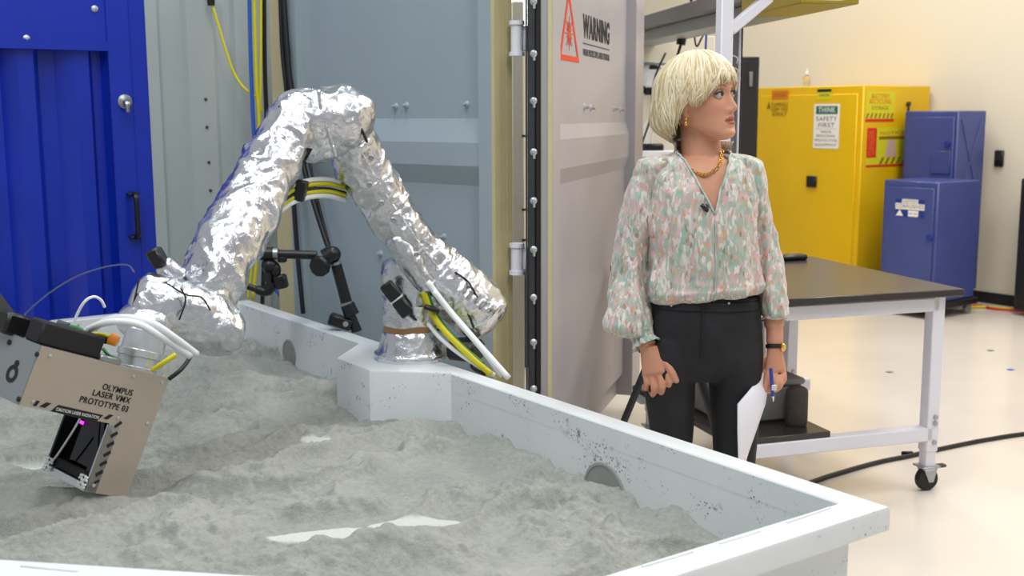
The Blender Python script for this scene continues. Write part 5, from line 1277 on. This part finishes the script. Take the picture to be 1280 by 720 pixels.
# eyes
for s in (-1, 1):
    ec = V3((s * .0310, -.0725, -.001)); b = MB(); b.ell(hp(*ec), (.0122, .0122, .0122), HR, 20, 14); e = build('eye', b, 'eye_white', woman, 180)
    gd = V3((.10 , -1, .06)).normalized(); c = ec + gd * .0094
    b = MB(); b.ell(hp(*c), (.0076, .0040, .0074), HR, 16, 10); build('iris', b, 'iris', e, 180)
    c = ec + gd * .0124; b = MB(); b.ell(hp(*c), (.0028, .0018, .0029), HR, 12, 8); build('pupil', b, 'ink', e, 180)
    def lid(z0, bulge, r, dz): 
        return spline([hp(s * .0310 + k * .0135, -.0815 + .5 * abs(k) ** 2.2 * .016 - (.0028 if abs(k) < .6 else 0), z0 + bulge * (1 - k * k) + dz * s * k) for k in (-1.1, -.6, -.2, .2, .6, 1.1)], 4)
    b = MB(); b.tube(lid(.0000, .0042, 0, .001), .0024, 6); build('eyelash', b, 'lash', woman, 180)
    b = MB(); b.tube(lid(-.0010, -.0042, 0, .001), .0011, 5); build('lower_eyelash', b, 'lash', woman, 180)
    b = MB(); b.tube(spline([hp(s * (.0335 + k * .0175), -.0905 + .011 * max(0, k) ** 2 + .002 * max(0, -k), .0185 + .0045 * (1 - (k - .2) ** 2)) for k in (-1, -.5, 0, .5, 1)], 4), [.0012] * 3 + [.0022] * 9 + [.0016] * 3 + [.0009] * 2, 6); build('eyebrow', b, 'brow', woman, 180)
# --- hair
hr = random.Random(11)
HAX, HFR, HBK, HTOP, HZ0, HY0 = .093, .101, .126, .108, .016, .004
def zend(phi):
    tab = [(0, .036), (26, .030), (44, .020), (58, -.012), (70, -.020), (80, .004), (92, -.018), (102, -.060), (115, -.088), (150, -.103), (181, -.106)]
    return interp(abs(phi), tab, 1)
def hsurf(phi, z, k=1.):
    p = math.radians(phi); fx, fy = math.sin(p), -math.cos(p)
    t_ = max(0., min(.999, (z - HZ0) / HTOP)); r = math.sqrt(1 - t_ * t_) if z > HZ0 else 1.
    ry = HFR if fy < 0 else HBK
    a = abs(phi); bob = max(0., min(1., (a - 85) / 50))
    if z < HZ0:
        q = (HZ0 - z) / .14; r *= 1 + .12 * bob * math.sin(min(1, q * 1.15) * math.pi) - .50 * bob * max(0, q - .52) ** 1.5 * 2 - (1 - bob) * .10 * q
    return V3((fx * HAX * r * k, HY0 + fy * ry * r * k, z))
b = MB(); vs = []; tone = []
NPH, NZ = 96, 26
for i in range(NPH):
    phi = -180 + 360 * i / NPH
    for j in range(NZ):
        z = HZ0 + HTOP * .999 - (HZ0 + HTOP - zend(phi) - .004 - (.018 if abs(phi) < 60 else 0)) * (j / (NZ - 1)) ** 1.15 if j else HZ0 + HTOP * .999
        vs.append(hp(*hsurf(phi, z, .945)))
b.add(vs, [(i * NZ + j, ((i + 1) % NPH) * NZ + j, ((i + 1) % NPH) * NZ + j + 1, i * NZ + j + 1) for i in range(NPH) for j in range(NZ - 1)])
shades = [(222, 206, 168), (234, 222, 188), (212, 192, 150), (240, 232, 206), (230, 216, 180), (196, 174, 130)]
cols = [lin((206, 186, 142))] * len(b.v)
def lock(phi0, top, ze, wid, k, drift, curl):
    c = lin(hr.choice(shades)); N = 15; pts = []; rs = []; w1, w2 = hr.uniform(0, 6), hr.uniform(2.5, 6)
    zt0 = HZ0 + HTOP * top
    for i in range(N):
        f = i / (N - 1); z = zt0 - (zt0 - ze) * (f ** 1.1)
        ph = phi0 + drift * f * f + 2.5 * math.sin(f * 5 + phi0)
        p = hsurf(ph + 2.2 * f * math.sin(w1 + f * w2), z, k + .02 * math.sin(f * 3.1) + .030 * noise.noise(V3((ph * .045, z * 14, 3))) + .018 * f * math.sin(w1 * 2 + f * w2) - .05 * curl * max(0, f - .8) * 5)
        pts.append(hp(*p)); rs.append(wid * (.35 + .65 * math.sin(min(1, f * 1.6 + .12) * math.pi / 2)) * (1 - max(0, f - .72) / .28 * .85))
    s0 = len(b.v); b.tube(pts, rs, 5); cols.extend([c] * (len(b.v) - s0))
for i in range(2600):
    phi = hr.uniform(-180, 180); top = hr.choice([hr.uniform(.80, .998), hr.uniform(.25, .95)])
    a = abs(phi); ze = zend(phi) + hr.uniform(-.010, .012)
    if HZ0 + HTOP * top < ze + .03: top = .9
    dr = hr.uniform(-18, 18) + (14 * (1 if phi > 0 else -1) if 15 < a < 75 else 0)
    if phi > 20 and a < 60 and False: continue
    ze2 = zend(max(-180, min(180, phi + dr))) + hr.uniform(-.010, .010)
    if abs(phi + dr) < 55: ze2 += hr.choice([hr.uniform(-.010, .004), hr.uniform(0, .024)])
    lock(phi, top, max(ze2, -.112), hr.uniform(.0013, .0033), hr.uniform(.960, 1.03), dr, hr.random())
o = build('hair', b, 'hair', woman, 180, False)
at = o.data.color_attributes.new('tone', 'FLOAT_COLOR', 'POINT'); at.data.foreach_set('color', np.array(cols, np.float32).ravel())
o['label'] = 'short blonde bob with a wispy fringe'
# --- jeans
jb = MB()
rows(jb, [(366, 817, 946, .100, .100, 0), (376, 815, 948, .104, .106, 0), (400, 812, 950, .110, .120, 0), (430, 808, 952, .108, .124, 0), (455, 806, 952, .095, .112, 0), (468, 812, 948, .075, .085, 0), (473, 830, 930, .05, .06, 0)], 56, 2.6)
rows(jb, [(420, 808, 878, .10, .115, 0), (445, 804, 875, .10, .11, 0), (470, 803, 869, .092, .10, 0), (500, 807, 868, .082, .086, 0), (530, 811.5, 867, .074, .076, 0), (570, 815, 864, .068, .07, 0), (640, 818, 862, .058, .062, -.005), (700, 821, 861, .05, .06, .0), (770, 827, 859, .042, .05, .01), (806, 828, 858, .042, .048, .01)], 44, 2.1)
rows(jb, [(420, 876, 951, .10, .115, 0), (445, 879, 953, .10, .11, 0), (470, 885, 951, .092, .10, 0), (500, 888, 949, .082, .086, 0), (530, 890, 948, .074, .076, 0), (570, 892, 944, .068, .07, 0), (640, 893, 938, .058, .062, -.005), (700, 893, 935, .05, .06, .0), (770, 895, 928, .042, .05, .01), (806, 895, 928, .042, .048, .01)], 44, 2.1)
me = remesh(jb, .005, 4, 'jeans'); jeans = link_mesh('jeans', me, 'denim', woman); jeans['label'] = 'black jeans'
b = MB(); r0 = ring(371, 814.5, 948.5, .1065, .106, 0, 56, 2.6, -.02); r1 = ring(381, 813.0, 949, .1095, .111, 0, 56, 2.6, -.02); b.loft([r0, r1], False); build('waistband', b, 'denim', jeans, 180)
for (u, v) in ((839, 382), (911, 379)):
    c = wp(u, v, -.112); b = MB(); b.lathe(c, [(.003, 0), (.003, .002), (.001, .003)], V3((0, -1, 0)), 10); build('rivet', b, 'galv', jeans)
b = MB(); b.lathe(wp(881, 375, -.110), [(.007, 0), (.007, .003), (.004, .004), (.001, .004)], V3((0, -1, 0)), 14); build('button', b, 'dark_steel', jeans)
b = MB(); b.tube(spline([wp(879, 382, -.112), wp(878, 410, -.114), wp(877, 440, -.110), wp(876, 458, -.095)]), .002, 5); build('fly_seam', b, 'denim', jeans, 180)
for u in (842, 912):
    c = wp(u, 822); b = MB(); prof = []
    for k, (yy, w_, h) in enumerate(((.075, .025, .03), (.07, .036, .075), (.03, .038, .085), (-.02, .040, .07), (-.08, .045, .048), (-.14, .040, .035), (-.175, .022, .022), (-.18, .008, .012))):
        prof.append([V3((c.x + w_ * math.cos(a), YW + yy, max(.002, h * .5 + h * .5 * math.sin(a)))) for a in [2 * math.pi * j / 20 for j in range(20)]])
    b.loft(prof); o = build('shoe', b, 'black_plastic', woman, 60)
# --- blouse
def fold(p, a=1.):
    q = V3((p.x * 26, p.y * 26, p.z * 7)); k = max(0., min(1., (1.34 - p.z) * 3))
    gx = math.sin(p.x * 210 + 5 * noise.noise(p * 9)) * (max(0, min(1, (1.10 - p.z) / .12)) + max(0, min(1, (p.z - 1.24) / .12)))
    dr_ = noise.noise(V3((p.x * 11 + p.z * 7, p.y * 9, p.z * 5)))
    return a * (.0009 * gx + .0030 * dr_ + .0016 * ridged(V3((p.x * 16 + p.z * 9, p.y * 16, p.z * 6))) + .0042 * noise.noise(q) * (.5 + k) + .0022 * ridged(V3((p.x * 45, p.y * 45, p.z * 12))) + .0012 * noise.noise(p * 70))
BR_ = [(188, 846, 907, .058, .070, .016), (193, 838, 914, .064, .078, .013), (199, 826, 926, .074, .088, .01), (208, 814, 938, .086, .098, .008), (225, 810, 942, .098, .102, .004), (250, 811, 942, .112, .104, 0), (290, 811, 942, .124, .104, 0), (325, 809, 944, .120, .104, 0), (350, 807, 948, .122, .110, 0), (358, 807, 950, .126, .118, 0), (366, 812, 949, .118, .114, 0), (369.5, 818, 945, .104, .103, 0)]
def vneck(v):
    if v >= 262: return 883.2, 883.2
    f = (v - 188) / (262 - 188)
    L = 845.5 + (883 - 845.5) * f ** .95; R = 907 + (884 - 907) * f ** .9; return L, R
Rr = spline([V3(r[:3]) for r in BR_], 9); Ss = spline([V3(r[3:6]) for r in BR_], 9); NB = 150; grid = []; eL_ = []; eR_ = []
for p, q in zip(Rr, Ss):
    v, uL, uR = p; a, c = wp(uL, v, q.z), wp(uR, v, q.z); m_ = (a + c) / 2; hw = (c - a).length / 2; ex = 2.45
    l_, r_ = vneck(v); xl = (l_ - (uL + uR) / 2) / ((uR - uL) / 2); xr = (r_ - (uL + uR) / 2) / ((uR - uL) / 2)
    def ang(x): x = max(-1, min(1, x)); return math.acos(math.copysign(abs(x) ** (ex / 2), x))
    aR, aL = ang(xr), ang(xl) - 2 * math.pi; row = []
    til = -.115 * max(0, min(1, (v - 300) / 70))
    for j in range(NB):
        t_ = aR + (aL - aR) * j / (NB - 1); c_, s_ = math.cos(t_), math.sin(t_)
        x = hw * math.copysign(abs(c_) ** (2 / ex), c_); y = math.copysign(abs(s_) ** (2 / ex), s_) * (q.x if s_ > 0 else q.y)
        pt = V3((m_.x + x, m_.y - y, m_.z - til * x)); d = V3((x, -y, 0)).normalized()
        row.append(pt + d * fold(pt, 2.4))
    grid.append(row)
    if v <= 266: eR_.append(row[0]); eL_.append(row[-1])
b = MB(); b.loft(grid, False, False)
# second skin so the cloth has thickness
bl = build('blouse', b, 'blouse', woman, 180); bl['label'] = 'loose flowered blouse in mint, pink, white and orange'
md = bl.modifiers.new('thickness', 'SOLIDIFY'); md.thickness = .0022; md.offset = -1
for e in (eL_, eR_):
    b = MB(); b.tube([p + V3((0, -.002, 0)) for p in e[2:]], .0030, 6, True, 0); build('neck_trim', b, 'trim', bl, 180)
b = MB(); b.tube([p + V3((0, -.004, .0)) for p in [g_[0] for g_ in grid if g_[0].z < eR_[-1].z][:70]], .0012, 5); build('placket', b, 'trim', bl, 180)
# stand collar
top = grid[0]; b = MB(); up_ = []
cm = sum(top, V3()) / len(top)
for i, p in enumerate(top):
    d = (p - cm); d.z = 0; d.normalize(); up_.append([p + d * (.006 + .003 * math.sin(i * 1.1)) + Z * -.010, p + d * .003 + Z * .004, p + d * (.003 + .003 * math.sin(i * .9)) + Z * .014, p + d * (.008 + .005 * math.sin(i * .9)) + Z * .024])
b.loft(up_, False, False); o = build('collar', b, 'blouse', bl, 180); md = o.modifiers.new('thickness', 'SOLIDIFY'); md.thickness = .002
# sleeves
def sl_disp(p): return fold(p, 2.4) + .004 * noise.noise(V3((p.x * 12, p.y * 12, p.z * 20)))
b = MB(); rows(b, [(193, 832, 848, .03, .03, .012), (196, 816, 850, .05, .05, .012), (203, 800, 846, .062, .062, .012), (218, 794, 834, .062, .065, .014), (245, 785, 825, .060, .062, .016), (280, 777, 818, .058, .060, .02), (315, 771, 813, .058, .060, .022), (347, 767, 810, .062, .060, .016), (375, 761, 811, .070, .06, .005), (395, 757, 813, .076, .058, -.008), (408, 759, 812, .072, .05, -.015), (416, 768, 807, .055, .04, -.02), (420, 778, 802, .03, .025, -.022)], 64, 2.1, 7, 0, sl_disp)
sv = build('sleeve', b, 'blouse', woman, 180); sv['label'] = 'full gathered sleeve over her bent arm'
def ruffle(parent, c0, c1, c2, r0, r1, r2, nw):
    b = MB(); rr = []
    ax_ = (c2 - c0).normalized(); xx = ax_.orthogonal().normalized(); yy = ax_.cross(xx); N = 72
    for k in range(12):
        f = k / 11; c = c0.lerp(c1, min(1, f * 1.6)) if f < .62 else c1.lerp(c2, (f - .62) / .38)
        r = r0 + (r1 - r0) * min(1, f / .62) if f < .62 else r1 + (r2 - r1) * ((f - .62) / .38) ** 1.3
        amp = .0015 + .0045 * max(0, f - .6) * 2.5
        rr.append([c + (xx * math.cos(a) + yy * math.sin(a)) * (r + amp * math.sin(nw * a + 2 * math.sin(a * 2)) + fold(c + xx * math.cos(a) * .1 + yy * math.sin(a) * .1, .6)) + ax_ * (.004 * max(0, f - .6) * math.cos(nw * a * .5 + 1)) for a in [2 * math.pi * j / N for j in range(N)]])
    b.loft(rr, False); o = build('cuff', b, 'blouse', parent, 180); md = o.modifiers.new('thickness', 'SOLIDIFY'); md.thickness = .002
ruffle(sv, wp(795, 398, -.02), wp(805, 423, -.05), wp(809, 432, -.058), .043, .028, .040, 11)
b = MB(); rows(b, [(192, 905, 920, .03, .03, .012), (195, 903, 936, .05, .05, .012), (202, 908, 950, .062, .062, .012), (218, 922, 954, .062, .065, .014), (243, 934, 957.5, .055, .058, .014), (275, 939, 963, .05, .055, .014), (300, 941, 968, .052, .055, .012), (330, 942.5, 974, .056, .056, .008), (360, 945, 981, .062, .056, .0), (380, 948, 985, .064, .055, -.008), (392, 951, 985, .056, .05, -.014), (397, 956, 980, .035, .032, -.018)], 64, 2.1, 7, 0, sl_disp)
sv2 = build('sleeve', b, 'blouse', woman, 180); sv2['label'] = 'full gathered sleeve over her straight arm'
ruffle(sv2, wp(967.5, 388, -.014), wp(968, 395, -.02), wp(968, 400, -.024), .032, .027, .032, 10)
# --- jewellery and microphone
b = MB(); pts = spline([wp(847, 188, .02), wp(852, 199, -.040), wp(862, 210, -.066), wp(876, 217.5, -.080), (wp(884, 217.5, -.082)), wp(895, 211, -.072), wp(901, 200, -.052), wp(903, 188, .0)], 5)
nl = MB(); 
for i in range(len(pts) - 1):
    a, c = pts[i], pts[i + 1]; d = (c - a); ln = d.length; d.normalize(); up = V3((0, -1, 0)) if i % 2 else Z; s_ = d.cross(up).normalized(); ov = []
    for k in range(11):
        t_ = 2 * math.pi * k / 10; ov.append((a + c) / 2 + d * math.cos(t_) * ln * .62 + s_ * math.sin(t_) * .0042)
    nl.tube(ov, .0014, 5)
o = build('necklace', nl, 'gold', woman, 180); o['label'] = 'gold link chain necklace'
er = MB(); e0 = hp(-.077, .004, -.052); er.ell(e0, (.0045, .0045, .0045), None, 10, 8); er.ell(e0 - Z * .012, (.0055, .0055, .007), None, 10, 8); o = build('earring', er, 'gold', woman, 180)
mc = MB(); f = wp(880, 260, -.118); mc.tube([f + V3((-.009, -.012, .010)), f + V3((.004, -.014, -.004))], [.005, .0055], 10); mc.tube(spline([f + V3((-.004, -.008, .006)), f + V3((.006, -.012, -.008)), f + V3((.010, -.004, .004)), f + V3((.004, .004, .010))]), .0025, 6)
o = build('lapel_microphone', mc, 'black_plastic', woman, 180); o['label'] = 'tiny black clip-on microphone'
wt = MB(); wc = wp(968, 433, -.042); wd = (wp(968, 438, -.045) - wp(968, 410, -.03)).normalized(); sx_ = wd.orthogonal().normalized()
wt.lathe(wc - wd * .006, [(.0205, 0), (.0235, .001), (.0235, .011), (.0205, .012)], wd, 28); wa = build('wristwatch', wt, 'leather', woman); wa['label'] = 'wristwatch with dark strap and gold case'
wt = MB(); wt.lathe(wc + V3((.019, -.012, 0)), [(.011, 0), (.012, .003), (.009, .006), (.001, .006)], V3((.75, -.65, 0)), 20); build('watch_case', wt, 'gold', wa)
# --- paper and pen in her hand
b = MB(); prs = [(398, 948, 958, .035), (440, 950, 962, .0), (474, 948, 962, -.025), (486, 938, 960, -.060), (505, 922, 957, -.085), (540, 922, 945, -.100), (570, 923, 934.5, -.098), (592, 924, 929, -.096)]
gr = []
for v, ua, ub, dy in prs:
    gr.append([wp(ua + (ub - ua) * k / 6, v, dy - .006 * math.sin(k / 6 * math.pi) - (.035 if v > 480 else (.03 if v > 465 else 0)) * (1 - k / 6) * .9) for k in range(7)])
b.loft(gr, False, False)
o0 = wp(945, 500, -.04); b.v = [v - o0 for v in b.v]
o = build('paper_sheet', b, 'paper', None, 180); o.location = o0; md = o.modifiers.new('thickness', 'SOLIDIFY'); md.thickness = .0015
tag(o, 'white sheet of paper held down against her leg', 'paper')
pa, pb_ = wp(964.5, 474, -.085), wp(966.5, 502, -.082); pd = (pb_ - pa).normalized()
pen = thing('pen', 'blue and silver pen pointing down between her fingers beside the paper', 'pen', pa)
b = MB(); b.cyl(pa - pd * .03, pa + (pb_ - pa) * .75, .0048, None, 12); build('barrel', b, 'pen_blue', pen)
b = MB(); b.cyl(pa + (pb_ - pa) * .75, pb_, .0048, .0015, 12); build('tip', b, 'silver', pen)
b = MB(); b.box(pa + pd * .022 + V3((.004, -.007, 0)), (.014, .003, .016), None, .001); build('clip', b, 'silver', pen)
